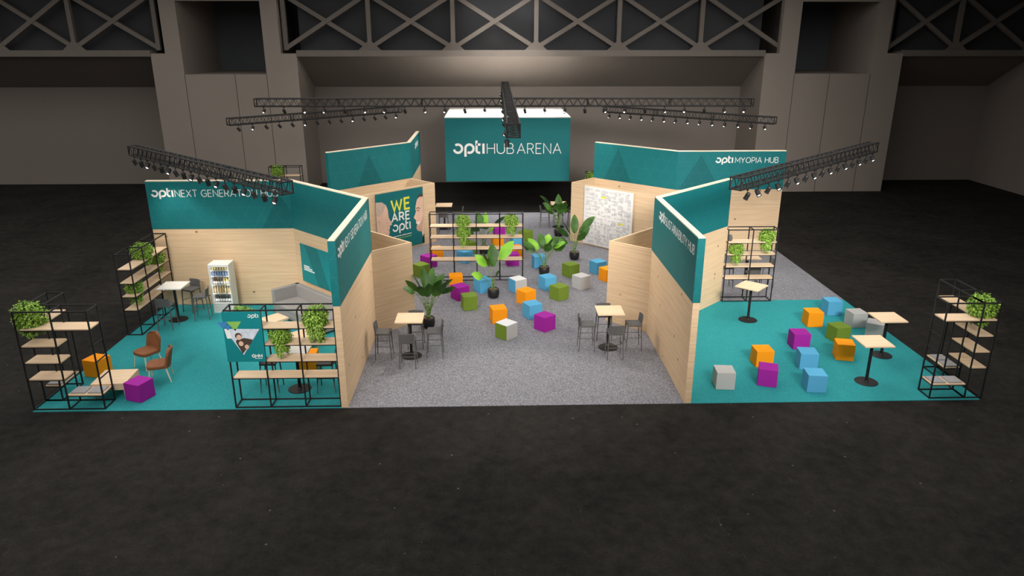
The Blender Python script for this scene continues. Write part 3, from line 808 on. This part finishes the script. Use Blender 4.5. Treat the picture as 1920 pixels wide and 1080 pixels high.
stool(-2.64, 16.2, 180, 'dark grey bar stool in front of the far back left table')
table(2.50, 17.05, 'bar table far back right behind the tall potted plant')
stool(1.88, 17.02, 90, 'dark grey bar stool left of the far back right table')
stool(3.14, 17.05, -90, 'dark grey bar stool right of the far back right table')
stool(2.55, 17.7, 0, 'dark grey bar stool behind the far back right table')

# ------------------------------------------------------------------ black frame shelves
def shelf(label, cells, boards, rungs=(), H=2.4):
    x0, y0 = cells[0][0], cells[0][1]
    t = thing('frame_shelf', label, 'shelf', (x0, y0, CZ), 0, 'black frame shelves')
    posts = set(); bars = set()
    for a, b, c, d in cells:
        q = [(a, b), (c, b), (c, d), (a, d)]
        for p in q: posts.add((round(p[0], 2), round(p[1], 2)))
        for i in range(4):
            e = tuple(sorted([tuple(round(k, 2) for k in q[i]), tuple(round(k, 2) for k in q[(i + 1) % 4])])); bars.add(e)
    f = MB(); r = .0145
    for p in posts: f.b2((p[0] - x0 - r, p[1] - y0 - r, 0), (p[0] - x0 + r, p[1] - y0 + r, H))
    for e in bars:
        (a, b), (c, d) = e
        for z in (r, H - r):
            f.b2((a - x0 - r * .9, b - y0 - r * .9, z - r), (c - x0 + r * .9, d - y0 + r * .9, z + r))
    for (a, b, c, d, z) in rungs:
        f.b2((a - x0 - .01, b - y0 - .01, z - .012), (c - x0 + .01, d - y0 + .01, z + .012))
    for (a, b, c, d, z) in boards:
        e = .012
        for p, q_ in (((a, b), (c, b)), ((a, d), (c, d)), ((a, b), (a, d)), ((c, b), (c, d))):
            f.b2((p[0] - x0 - .008, p[1] - y0 - .008, z - .046), (q_[0] - x0 + .008, q_[1] - y0 + .008, z - .026))
    f.build('steel_frame', M['black'], t)
    for (a, b, c, d, z) in boards:
        MB().b2((a - x0, b - y0, z - .026), (c - x0, d - y0, z)).build('shelf_board', M['shelf_wood'], t)
    return t
e = .02
# corner shelf of the left hub
shelf('black corner shelf with a round fern at the far left of the stand',
      [(-11, .08, -10.2, .53), (-10.2, .08, -9.4, .53), (-11, .53, -10.6, 1.4)],
      [(-10.93, .1, -9.42, .55, 1.97), (-10.98, .1, -10.2, .55, 1.57), (-10.98, .1, -10.2, .55, 1.17), (-10.98, .1, -10.2, .55, .76), (-10.2, .1, -9.42, .55, .36),
       (-10.98, .6, -10.62, 1.38, .36), (-10.98, .6, -10.62, 1.38, 1.97)],
      [(-9.4, .08, -9.4, .53, 1.57), (-9.4, .08, -9.4, .53, 1.17), (-9.4, .08, -9.4, .53, .76)])
shelf('tall black shelf with ferns along the left edge of the left hub',
      [(-10.97, 4.55 + .8 * i, -10.57, 5.35 + .8 * i) for i in range(3)],
      [(-10.95, 4.57, -10.57, 6.93, z) for z in (1.97, 1.57, 1.17, .77)])
shelf('black front shelf with ferns and the hung banner beside the left sign wall',
      [(-6.42 + .8 * i, .06, -5.62 + .8 * i, .45) for i in range(3)],
      [(-6.40, .08, -4.04, .45, 1.97), (-5.62, .08, -4.04, .45, 1.57), (-5.62, .08, -4.04, .45, 1.17), (-6.40, .08, -4.04, .45, .76)])
shelf('wide black shelf with three ferns standing across the middle of the plaza',
      [(-2.66 + .805 * i, 9.32, -1.855 + .805 * i, 9.72) for i in range(4)],
      [(-2.64, 9.34, .54, 9.72, z) for z in (1.96, 1.56, 1.15, .75)])
shelf('black shelf with two ferns at the back of the right teal carpet',
      [(6.92, 6.9, 7.71, 7.3), (7.71, 6.9, 8.5, 7.3)],
      [(6.94, 6.92, 8.52, 7.3, z) for z in (1.98, 1.58, 1.18, .78)])
shelf('black corner shelf with a fern at the far right of the stand',
      [(9.78, .08, 10.62, .53), (10.62, .08, 11.02, .98), (10.62, .98, 11.02, 1.8)],
      [(9.8, .1, 11.02, .53, 1.97), (10.64, .6, 11.02, 1.78, 1.97), (10.64, .12, 11.03, .97, 1.57), (10.64, .12, 11.03, .97, 1.17), (10.64, .12, 11.03, .97, .77),
       (9.8, .1, 10.6, .53, .36), (10.64, 1.0, 11.03, 1.78, .36)],
      [(9.78, .08, 9.78, .53, 1.57), (9.78, .08, 9.78, .53, 1.17)])
shelf('black shelf with a fern behind the left hub wall, only its top in view',
      [(-11.0, 19.4, -10.3, 19.85), (-10.3, 19.4, -9.55, 19.85)],
      [(-10.98, 19.42, -9.57, 19.85, z) for z in (1.97, 1.57, 1.17, .77)])
shelf('black shelf with a fern behind the notes wall, only its corner in view',
      [(3.75, 17.4, 4.55, 17.85), (4.55, 17.4, 5.35, 17.85)],
      [(3.77, 17.42, 5.33, 17.85, z) for z in (1.97, 1.57, 1.17, .77)])
P0 = None
def pad(x, y, z, label):
    global P0
    if P0 is None:
        P0 = thing('seat_pad', label, 'cushion', (x, y, z), 0, 'grey seat pads on the corner shelves')
        MB().b2((-.165, -.17, 0), (.165, .17, .02)).build('felt_layer', M['pad'], P0, bevel=.006)
        MB().b2((-.16, -.165, .02), (.16, .165, .032)).build('top_layer', M['pad'], P0, bevel=.005)
    else: dup(P0, (x, y, z), 0, label)
zp = CZ + .36
pad(-10.0, .325, zp, 'left grey pad on the front low board of the left corner shelf')
pad(-9.62, .325, zp, 'right grey pad on the front low board of the left corner shelf')
pad(-10.8, .80, zp, 'grey pad on the side low board of the left corner shelf, nearer the front')
pad(-10.8, 1.17, zp, 'grey pad on the side low board of the left corner shelf, nearer the back')
pad(10.0, .315, zp, 'left grey pad on the front low board of the right corner shelf')
pad(10.39, .315, zp, 'right grey pad on the front low board of the right corner shelf')
pad(10.84, 1.2, zp, 'grey pad on the side low board of the right corner shelf, nearer the front')
pad(10.84, 1.57, zp, 'grey pad on the side low board of the right corner shelf, nearer the back')
v = thing('small_vase', 'small grey vase on the top board of the right shelf', 'vase', (7.06, 7.12, CZ + 1.98))
MB().lathe([(.05, 0), (.075, .05), (.07, .12), (.045, .17), (.05, .19), (.035, .19), (.03, .16)], n=18).build('vase_body', M['stool'], v, smooth=True)

# ------------------------------------------------------------------ ferns
def fern_mesh(seed, rad, up, down):
    rnd = random.Random(seed); m = MB()
    lumps = [(rnd.uniform(0, 2 * PI), rnd.uniform(-.3, 1.2), rnd.uniform(.05, .16)) for _ in range(14)]
    def leaf(c, d, n, ln, wd):
        d = d.normalized(); sd = d.cross(n)
        if sd.length < 1e-4: return
        sd = sd.normalized() * wd; mid = c + d * ln * .5
        m.add([c, mid - sd, c + d * ln, mid + sd], [(0, 1, 2), (0, 2, 3)])
    cz = rad * .72
    for k in range(1350):
        a = rnd.uniform(0, 2 * PI); z = rnd.uniform(-.75, 1); r = math.sqrt(1 - z * z)
        n = Vector((r * math.cos(a), r * math.sin(a), z))
        q = rnd.uniform(.72, 1.0) if k % 4 else rnd.uniform(.35, .7)
        for la, lz, lh in lumps:
            w_ = Vector((math.cos(la) * math.cos(lz), math.sin(la) * math.cos(lz), math.sin(lz))).dot(n)
            if w_ > .86: q *= 1 + lh * (w_ - .86) / .14
        c = Vector((0, 0, cz)) + Vector((n.x * rad, n.y * rad, n.z * rad * up)) * q
        d = n * rnd.uniform(.1, .6) + Vector((rnd.uniform(-.7, .7), rnd.uniform(-.7, .7), rnd.uniform(-.9, .25)))
        leaf(c, d, (n + Vector((rnd.uniform(-.4, .4), rnd.uniform(-.4, .4), rnd.uniform(-.2, .4)))).normalized(), rnd.uniform(.045, .075), rnd.uniform(.013, .022))
    for k in range(900):
        t = rnd.random() ** 1.1; a = rnd.uniform(0, 2 * PI)
        r = rad * (1.0 - .34 * t) * (.9 + .1 * math.sin(a * 5 + seed)) * rnd.uniform(.7, 1.03)
        zz = .10 - t * (down + .1) * (.84 + .16 * math.sin(a * 3 + seed * 2))
        n = Vector((math.cos(a), math.sin(a), .1))
        leaf(Vector((r * n.x, r * n.y, zz)), Vector((n.x * .25 + rnd.uniform(-.6, .6), n.y * .25 + rnd.uniform(-.6, .6), -rnd.uniform(.2, 1))), (n + Vector((rnd.uniform(-.4, .4), rnd.uniform(-.4, .4), rnd.uniform(-.1, .6)))).normalized(), rnd.uniform(.045, .085), rnd.uniform(.012, .02))
    return m
FV = {}
def fern(x, y, z, label, var=0, rz=0, sc=1.0):
    if var not in FV:
        rad, up, down = ((.24, .95, .30), (.27, .92, .20), (.235, .95, .36))[var]
        t = thing('potted_fern', label, 'plant', (x, y, z), R(rz), 'ferns on the black shelves')
        MB().lathe([(.075, 0), (.10, .12), (.105, .13), (.085, .13), (.08, .11)], n=16).build('pot', M['pot'], t)
        fern_mesh(30 + var, rad, up, down).build('foliage', M['fern'], t)
        FV[var] = t; t.scale = (sc,) * 3
    else:
        t = dup(FV[var], (x, y, z), R(rz), label); t.scale = (sc,) * 3
zt = CZ
fern(-10.86, .42, zt + 1.97, 'big round fern on the top board of the left corner shelf', 1, 0, 1.22)
fern(-10.77, 5.72, zt + 1.97, 'fern on the top board of the left hub shelf', 1, 60, 1.05)
fern(-10.77, 6.55, zt + 1.57, 'fern on the second board of the left hub shelf, towards the pine wall', 0, 120, .92)
fern(-10.77, 4.98, zt + 1.17, 'lower fern near the front end of the left hub shelf', 2, 200, .95)
fern(-6.1, .36, zt + 1.97, 'fern peeking over the banner on the front shelf', 0, 20, .98)
fern(-4.47, .22, zt + 1.97, 'trailing fern on the top board of the front shelf beside the pine wall end', 2, 80, 1.12)
fern(-5.28, .22, zt + 1.57, 'trailing fern on the second board of the front shelf right of the banner', 2, 250, .94)
fern(-1.52, 9.48, zt + 1.96, 'upper of the twin ferns on the plaza shelf', 2, 10, .98)
fern(-1.50, 9.48, zt + 1.56, 'lower of the twin ferns on the plaza shelf, trailing past its board', 2, 130, .93)
fern(.16, 9.50, zt + 1.96, 'fern on the top board at the right end of the plaza shelf', 2, 280, .98)
fern(8.22, 7.08, zt + 1.98, 'fern on the top board of the right shelf', 2, 40, 1.0)
fern(7.28, 7.05, zt + 1.58, 'fern on the second board of the right shelf', 2, 170, .93)
fern(10.82, .42, zt + 1.97, 'big fern on the top board of the right corner shelf', 1, 220, 1.12)
fern(-10.65, 19.6, zt + 1.97, 'far fern showing above the left hub wall', 1, 300, 1.1)
fern(4.0, 17.6, zt + 1.97, 'far fern showing left of the myopia sign wall', 1, 330)

# ------------------------------------------------------------------ tall banana-leaf plants in black pots
def tall_plant(x, y, h, label, seed, mat, nl=9, rz=0, dirs=None, s=1.0):
    rnd = random.Random(seed)
    t = thing('potted_banana_plant', label, 'plant', (x, y, CZ), rz, 'tall plants in black pots')
    MB().lathe([(.13, 0), (.17, .03), (.195, .16), (.185, .29), (.17, .31), (.16, .31), (.155, .27)], n=24).build('pot', M['pot'], t, smooth=True)
    MB().lathe([(.157, .255), (.157, .28), (.02, .285)], n=18).build('soil', M['soil'], t)
    for k in range(nl):
        if dirs and k < len(dirs): a, lean, hh, ln = dirs[k]; a = R(a)
        else: a = 2 * PI * k / nl + rnd.uniform(-.3, .3); lean = rnd.uniform(.08, .34); hh = rnd.uniform(.5, .68); ln = rnd.uniform(.42, .6)
        ca, sa = math.cos(a), math.sin(a)
        r0 = rnd.uniform(.02, .06)
        pts = []
        for i in range(7):
            q = i / 6; r = r0 + lean * q ** 1.8
            pts.append(Vector((ca * r, sa * r, .28 + (h * hh - .28) * q)))
        d = (pts[-1] - pts[-2]).normalized()
        rows = []; p = pts[-1].copy(); n = 9; wmax = rnd.uniform(.15, .19) * s
        side = Vector((-sa, ca, 0))
        tw = rnd.choice((-1, 1)) * (.25 + rnd.uniform(.45, .8) * abs(ca))
        out = Vector((ca, sa, 0))
        for i in range(n + 1):
            q = i / n
            wd = wmax * (math.sin(PI * min(1, q * .93 + .07)) ** .75) if i < n else .004
            up = side.cross(d).normalized()
            sd = (side * math.cos(tw) + up * math.sin(tw))
            rows.append((p - sd * wd + up * wd * .35, p.copy(), p + sd * wd + up * wd * .35))
            p = p + d * (ln / n)
            d = (d + out * .055 + Vector((0, 0, -.05 - .05 * lean * 3))).normalized()
        m = MB(); vs = [v_ for r_ in rows for v_ in r_]
        fs = []
        for i in range(n):
            b = i * 3
            fs += [(b, b + 1, b + 4, b + 3), (b + 1, b + 2, b + 5, b + 4)]
        m.add(vs, fs)
        lf = m.build('leaf', mat if not isinstance(mat, list) else mat[k % len(mat)], t, smooth=True)
        sm = MB()
        for i, (p_, q_) in enumerate(zip(pts, pts[1:])): sm.tube(p_, q_, .014 - .001 * i, 6, .013 - .001 * i)
        sm.build('stalk', M['stalk'], lf, smooth=True)
    return t
BL, BB = M['bigleaf'], M['brightleaf']
tall_plant(-.48, 7.52, 2.05, 'tall bright green banana plant in a black pot in mid plaza', 1, [BB, BL, BB, BB, BL, BL], 6,
           dirs=[(25, .22, .62, .78), (95, .05, .50, .80), (175, .20, .52, .55), (195, .30, .36, .42), (-60, .08, .36, .34), (150, .1, .5, .6)], s=1.05)
tall_plant(1.36, 9.95, 1.80, 'dark leafy potted banana plant behind a light blue cube in mid plaza', 4, [BL, BL, BB, BL], 11,
           dirs=[(200, .42, .60, .45), (110, .1, .52, .62), (150, .2, .50, .58), (40, .28, .55, .55), (0, .34, .5, .45), (-70, .12, .5, .5), (70, .2, .55, .55), (-30, .3, .55, .45), (170, .3, .48, .5)], s=.95)
tall_plant(2.66, 11.85, 1.95, 'dark potted banana plant beside the white notes sheet', 9, BL, 9,
           dirs=[(15, .25, .60, .72), (90, .04, .52, .75), (170, .22, .46, .62), (200, .26, .36, .42), (0, .16, .45, .55), (140, .16, .5, .55), (-40, .12, .4, .5)], s=.95)
tall_plant(2.36, 15.4, 2.0, 'potted banana plant in front of the far back right bar table', 13, BL, 10,
           dirs=[(150, .42, .70, .58), (90, .04, .52, .80), (20, .22, .48, .55), (165, .22, .48, .55), (60, .2, .5, .55), (-80, .08, .5, .6)], s=.95)
tall_plant(-.84, 12.75, 1.9, 'potted banana plant standing behind the plaza shelf', 17, [BL, BL, BB], 9,
           dirs=[(15, .36, .60, .66), (120, .1, .52, .75), (80, .1, .52, .7), (180, .36, .42, .42), (-30, .2, .5, .5), (150, .1, .45, .6)], s=.95)
tall_plant(-2.40, 4.95, 2.0, 'dark potted banana plant in the niche behind the front left plaza table', 21, BL, 13,
           dirs=[(222, .42, .60, .45), (190, .22, .56, .55), (110, .1, .56, .72), (70, .1, .56, .7), (20, .30, .55, .55), (0, .38, .52, .5), (-80, .1, .5, .6), (140, .18, .54, .64), (-30, .26, .55, .5), (250, .16, .52, .55), (40, .2, .55, .6)], s=.8)

# ------------------------------------------------------------------ fridge with bottles
fr = thing('display_fridge', 'white glass-door drinks fridge full of bottles against the pine wall', 'fridge', (-8.84, 6.55, CZ))
W2, D2, H2 = .31, .24, 1.57
m = MB(); tk = .035
m.b2((-W2, -D2, 0), (-W2 + tk, D2, H2)); m.b2((W2 - tk, -D2, 0), (W2, D2, H2)); m.b2((-W2, D2 - .03, 0), (W2, D2, H2))
m.b2((-W2 + tk, -D2, 1.50), (W2 - tk, D2 - .03, H2)); m.b2((-W2 + tk, -D2, 0), (W2 - tk, D2 - .03, .31))
m.build('cabinet', M['fridge'], fr, bevel=.006)
for z in (.33, .62, .90, 1.18, 1.36):
    MB().b2((-W2 + tk, -D2 + .03, z - .014), (W2 - tk, D2 - .03, z)).build('wire_shelf', M['fridge_in'], fr)
dr = MB().b2((-W2, -D2 - .03, .30), (-W2 + .04, -D2 - .004, H2 - .01)).b2((W2 - .04, -D2 - .03, .30), (W2, -D2 - .004, H2 - .01)).b2((-W2 + .04, -D2 - .03, .30), (W2 - .04, -D2 - .004, .335)).b2((-W2 + .04, -D2 - .03, 1.49), (W2 - .04, -D2 - .004, H2 - .01)).build('door', M['fridge'], fr, bevel=.004)
MB().b2((-W2 + .04, -D2 - .020, .335), (W2 - .04, -D2 - .016, 1.49)).build('door_glass', M['glass'], dr)
MB().tube((W2 - .02, -D2 - .05, .75), (W2 - .02, -D2 - .05, 1.1), .01, 8).b2((W2 - .03, -D2 - .05, .76), (W2 - .01, -D2 - .03, .78)).b2((W2 - .03, -D2 - .05, 1.07), (W2 - .01, -D2 - .03, 1.09)).build('handle', M['fridge_in'], dr)
m = MB()
for i in range(6): m.b2((-W2 + .06, -D2 - .006, .06 + i * .03), (W2 - .06, -D2, .072 + i * .03))
m.build('vent_grille', M['fridge_in'], fr)
for sx in (-1, 1):  # fill strips added inside the front corners to brighten the bottles
    fl = bpy.data.lights.new('fridge_fill', 'AREA'); fl.shape = 'RECTANGLE'; fl.size = .02; fl.size_y = 1.1; fl.energy = 1.5; fl.color = (1, .98, .95)
    flo = bpy.data.objects.new('fridge_fill', fl); C.objects.link(flo); flo.parent = fr; flo.location = (sx * (W2 - .05), -D2 + .012, .92)
    flo.rotation_euler = Vector((-sx * .75, .65, 0)).to_track_quat('-Z', 'Y').to_euler()
BC = {'amber': pm('amber_bottle', (.62, .50, .26, 1), .2, .1), 'blue': pm('blue_bottle', (.20, .29, .46, 1), .2, .1), 'brown': pm('brown_bottle', (.10, .045, .02, 1), .2, .1),
      'gold': pm('golden_bottle', (.66, .52, .16, 1), .2, .1), 'orange': pm('orange_bottle', (.50, .34, .17, 1), .2, .1), 'black': pm('black_bottle', (.02, .02, .022, 1), .2, .1)}
bp0 = {}
def bottle(col, lab, x, y, z, h, label, grp):
    key = (col, lab, h)
    if key not in bp0:
        t = thing('bottle', label, 'bottle', (x, y, z), 0, grp)
        r = .032
        MB().lathe([(r * .9, 0), (r, .008), (r, h * .55), (r * .45, h * .75), (r * .38, h * .95)], n=12).build('bottle_body', BC[col], t, smooth=True)
        MB().lathe([(r * .42, h * .94), (r * .42, h)], n=10).build('cap', M['white'] if lab else BC['gold'], t)
        if lab: MB().lathe([(r * 1.03, h * .1), (r * 1.03, h * .42)], n=12).build('paper_label', M['white'], t)
        bp0[key] = t
    else: dup(bp0[key], (x, y, z), 0, label, grp)
ORD = ['first', 'second', 'third', 'fourth', 'fifth', 'sixth', 'seventh', 'eighth', 'ninth', 'tenth', 'eleventh', 'twelfth', 'thirteenth', 'fourteenth', 'fifteenth', 'sixteenth', 'seventeenth', 'eighteenth', 'nineteenth', 'twentieth', 'twenty-first', 'twenty-second', 'twenty-third', 'twenty-fourth', 'twenty-fifth']
rows = [(1.36, .125, 'top', ['amber'] * 7, False), (1.18, .15, 'second', ['blue'] * 7, False), (.90, .24, 'third', ['brown'] * 4 + ['gold'] * 3, True),
        (.62, .24, 'fourth', ['orange', 'amber', 'orange', 'orange', 'amber', 'orange', 'amber'], False), (.33, .25, 'bottom', ['black'] * 7, True)]
for z, h, rn, cols, lab in rows:
    for i, c in enumerate(cols):
        bottle(c, lab, -8.84 - .225 + i * .075, 6.55 - .12, CZ + z, h, '%s bottle, %s from the left on the %s fridge shelf' % (c, ORD[i], rn), 'bottles on the %s fridge shelf' % rn)

# ------------------------------------------------------------------ sofa, coffee tables, brown chairs
so = thing('corner_sofa', 'grey fabric sofa with a side arm along the diagonal pine wall', 'sofa', (-5.95, 5.55, CZ), R(-45.3))
MB().b2((-1.35, -.52, .06), (1.25, .38, .30)).build('base', M['sofa'], so, bevel=.02)
MB().b2((-1.20, -.54, .30), (.02, .24, .44)).build('seat_cushion', M['sofa'], so, bevel=.035, seg=3)
MB().b2((.03, -.54, .30), (1.25, .24, .44)).build('seat_cushion', M['sofa'], so, bevel=.035, seg=3)
MB().b2((-1.35, .24, .06), (1.25, .40, .82)).build('backrest', M['sofa'], so, bevel=.02)
MB().b2((-1.37, -.52, .06), (-1.21, .40, .82)).build('armrest', M['sofa'], so, bevel=.02)
for x in (-1.25, 1.15):
    for y in (-.42, .28): MB().tube((x, y, 0), (x, y, .07), .02, 8).build('foot', M['black'], so)
def low_table(label, loc, rz, wx, wy, h=.40, th=.06):
    t = thing('coffee_table', label, 'table', loc, rz, 'low wooden tables')
    MB().b2((-wx / 2, -wy / 2, h - th), (wx / 2, wy / 2, h)).build('tabletop', M['shelf_wood'], t, bevel=.004)
    for sx in (-1, 1):
        for sy in (-1, 1):
            MB().tube((sx * (wx / 2 - .08), sy * (wy / 2 - .08), h - th), (sx * (wx / 2 - .04), sy * (wy / 2 - .04), 0), .022, 8, .016).build('leg', M['pale_leg'], t)
    return t
low_table('low chunky wooden table between the orange and purple cubes of the left hub', (-9.55, .97, CZ), R(3), .78, .8, .40, .17)
low_table('low square wooden table in front of the grey sofa', (-6.85, 4.78, CZ), R(-42), .58, .62)
low_table('second low wooden table glimpsed between the front shelf boards', (-5.72, 3.55, CZ), R(-42), .62, .62)
def brown_chair(label, loc, rz):
    """front towards local -y"""
    t = thing('lounge_chair', label, 'chair', loc, rz, 'brown upholstered chairs')
    m = MB(); n = 10
    # rounded seat slab
    poly = []
    for i in range(28):
        g = 2 * PI * i / 28; c, s = math.cos(g), math.sin(g)
        poly.append((.27 * math.copysign(abs(c) ** .55, c), .26 * math.copysign(abs(s) ** .55, s)))
    m.prism(poly, .37, .46); m.build('seat', M['brown'], t, bevel=.025, seg=3)
    b = MB()
    rowz = [.38, .46, .54, .62, .70, .77, .82, .845]
    for j in range(len(rowz) - 1):
        for i in range(n):
            def P(ii, jj, o):
                a = -1 + 2 * ii / n; z = rowz[jj]; w_ = .26 if z < .7 else .26 * math.sqrt(max(.12, 1 - ((z - .7) / .16) ** 2.2))
                return (a * w_, .24 - .07 * a * a + (z - .4) * .22 + o, z)
            k = [P(i, j, 0), P(i + 1, j, 0), P(i + 1, j + 1, 0), P(i, j + 1, 0), P(i, j, .05), P(i + 1, j, .05), P(i + 1, j + 1, .05), P(i, j + 1, .05)]
            f = [(0, 1, 2, 3), (7, 6, 5, 4)]
            if i == 0: f.append((0, 3, 7, 4))
            if i == n - 1: f.append((1, 5, 6, 2))
            if j == 0: f.append((0, 4, 5, 1))
            if j == len(rowz) - 2: f.append((3, 2, 6, 7))
            b.add(k, f)
    b.build('backrest', M['brown'], t)
    for sx in (-1, 1):
        for sy in (-1, 1):
            MB().tube((sx * .19, sy * .18, .38), (sx * .25, sy * .25 + .02, 0), .022, 8, .014).build('leg', M['pale_leg'], t)
    return t
bc = brown_chair('brown leather lounge chair behind the low table, its back away from the viewer', (-9.45, 2.42, CZ), R(-31))
dup(bc, (-8.80, 1.62, CZ), R(-74), 'brown leather lounge chair seen from the side behind the purple cube')

# ------------------------------------------------------------------ trusses and spotlights
def truss(label, p0, p1, z, s=.29, sy=None):
    d = Vector((p1[0] - p0[0], p1[1] - p0[1])); L = d.length; a = math.atan2(d.y, d.x)
    t = thing('lighting_truss', label, 'truss', ((p0[0] + p1[0]) / 2, (p0[1] + p1[1]) / 2, z), a)
    h = s / 2
    for y in (-h, h):
        for q in (-h, h): MB().tube((-L / 2, y, q), (L / 2, y, q), .024, 8).build('chord', M['truss'], t)
    n = int(L / s / 1.15); lat = MB()
    for i in range(n):
        xa, xb = -L / 2 + L * i / n, -L / 2 + L * (i + 1) / n; xm = (xa + xb) / 2
        for y in (-h, h):
            lat.tube((xa, y, -h), (xm, y, h), .010, 5); lat.tube((xm, y, h), (xb, y, -h), .010, 5)
        for q in (-h, h):
            lat.tube((xa, -h, q), (xm, h, q), .010, 5); lat.tube((xm, h, q), (xb, -h, q), .010, 5)
    lat.build('lattice', M['truss'], t)
    k = max(1, round(L / 3))
    for i in range(k + 1):
        x = -L / 2 + L * i / k; fr_ = MB()
        for y in (-h, h): fr_.tube((x, y, -h), (x, y, h), .018, 6)
        for q in (-h, h): fr_.tube((x, -h, q), (x, h, q), .018, 6)
        fr_.build('frame_ring', M['truss'], t)
    return t, a, L
LT = bpy.data.lights.new('spot_beam', 'SPOT'); LT.energy = SPOT_W; LT.color = (1, .93, .84); LT.spot_size = R(64); LT.spot_blend = .6; LT.shadow_soft_size = .06
LP = {}
def lamp(x, y, z, rz, label, grp, tilt=40, watts=None):
    watts = watts or SPOT_W
    if (tilt, watts) not in LP:
        t = thing('spotlight', label, 'lamp', (x, y, z), rz, grp)
        MB().b2((-.035, -.03, -.05), (.035, .03, .03)).tube((0, 0, -.05), (0, 0, -.12), .012, 6).build('clamp', M['lamp_black'], t)
        MB().b2((-.11, -.012, -.13), (.11, .012, -.115)).b2((-.11, -.012, -.26), (-.098, .012, -.115)).b2((.098, -.012, -.26), (.11, .012, -.115)).build('yoke', M['lamp_black'], t)
        rot = Matrix.Translation((0, 0, -.25)) @ Matrix.Rotation(R(tilt), 4, 'X').inverted()
        m = MB().lathe([(.06, .15), (.085, .10), (.09, -.10), (.10, -.14), (.092, -.14), (.085, -.10)], n=16); m.xf(rot)
        bo = m.build('lamp_housing', M['lamp_black'], t)
        m = MB().lathe([(.056, -.113), (.056, -.108)], n=16); m.xf(rot)
        m.build('lens', M['lens'], bo)
        ld = LT.copy(); ld.energy = watts; lo = bpy.data.objects.new('spot_beam', ld); C.objects.link(lo); lo.parent = t
        d = rot.to_3x3() @ Vector((0, 0, -1)); lo.location = Vector((0, 0, -.25)) + d * .17
        lo.rotation_euler = d.to_track_quat('-Z', 'Y').to_euler()
        t.scale = (.6, .6, .6)
        LP[(tilt, watts)] = t
    else: dup(LP[(tilt, watts)], (x, y, z), rz, label, grp)
def rig(label, short, p0, p1, z, s, n, aim, side=-1, watts=None):
    """n lamps hang under one lower chord; aim(i) gives (heading, tilt)"""
    t, a, L = truss(label, p0, p1, z, s)
    d = Vector((math.cos(a), math.sin(a))); nn = Vector((-d.y, d.x))
    c = (Vector(p0) + Vector(p1)) / 2
    for i in range(n):
        q = -L / 2 + .35 + (L - .7) * i / (n - 1)
        off = side * (s / 2) * (1 if i % 2 else 1)
        p = c + d * q + nn * off
        hd, tl = aim(i)
        lamp(p.x, p.y, z - s / 2 - .03, hd, '%s spotlight from the %s' % (ORD[i], short), 'spotlights on the ' + label, tl, watts)
head = lambda dx, dy: math.atan2(dy, dx) + PI / 2       # local -y heads to (dx, dy)
rig('black lighting truss slanting over the front left hub', 'outer end of the front left truss', (-10.95, 6.6), (-4.92, .65), 5.0, .26, 18,
    lambda i: (head(-.3, -1), 45) if i % 3 == 2 else ((head(.3, 1), 25) if i % 3 else (head(.8, .3), 25)), side=-1)
rig('black lighting truss slanting over the front right hub', 'inner end of the front right truss', (4.92, .85), (10.98, 6.69), 5.0, .26, 16,
    lambda i: (head(.4, -1), 45) if i % 2 else (head(-.7, .6), 25), side=-1)
rig('black lighting truss slanting over the rear left corner', 'outer end of the rear left truss', (-10.86, 14.4), (-4.75, 19.9), 5.0, .26, 14,
    lambda i: (head(-.2, -1), 45) if i % 4 == 1 else (head(.9, .3), 40), side=-1)
rig('black lighting truss slanting over the rear right corner', 'inner end of the rear right truss', (4.8, 19.7), (10.85, 14.3), 5.0, .26, 14,
    lambda i: (head(.2, -1), 45) if i % 2 else (head(-.9, -.5), 40), side=-1)
rig('long black lighting truss running across the stand in front of the cube sign', 'left end of the cross truss', (-9.71, 14.4), (9.78, 14.1), 5.74, .29, 25,
    lambda i: (head((i % 3 - 1) * .5, -1), 45) if i % 3 != 1 else (head(.4, 1), 40), side=-1)
rig('black lighting truss running from front to back over the middle of the plaza', 'near end of the lengthwise truss', (.0, 1.5), (0.12, 19.3), 6.1, .29, 10,
    lambda i: (head(.1, -1), 12) if i == 0 else ((head(-1, -.45), 52) if i % 2 else (head(1, -.45), 52)), side=1, watts=560)
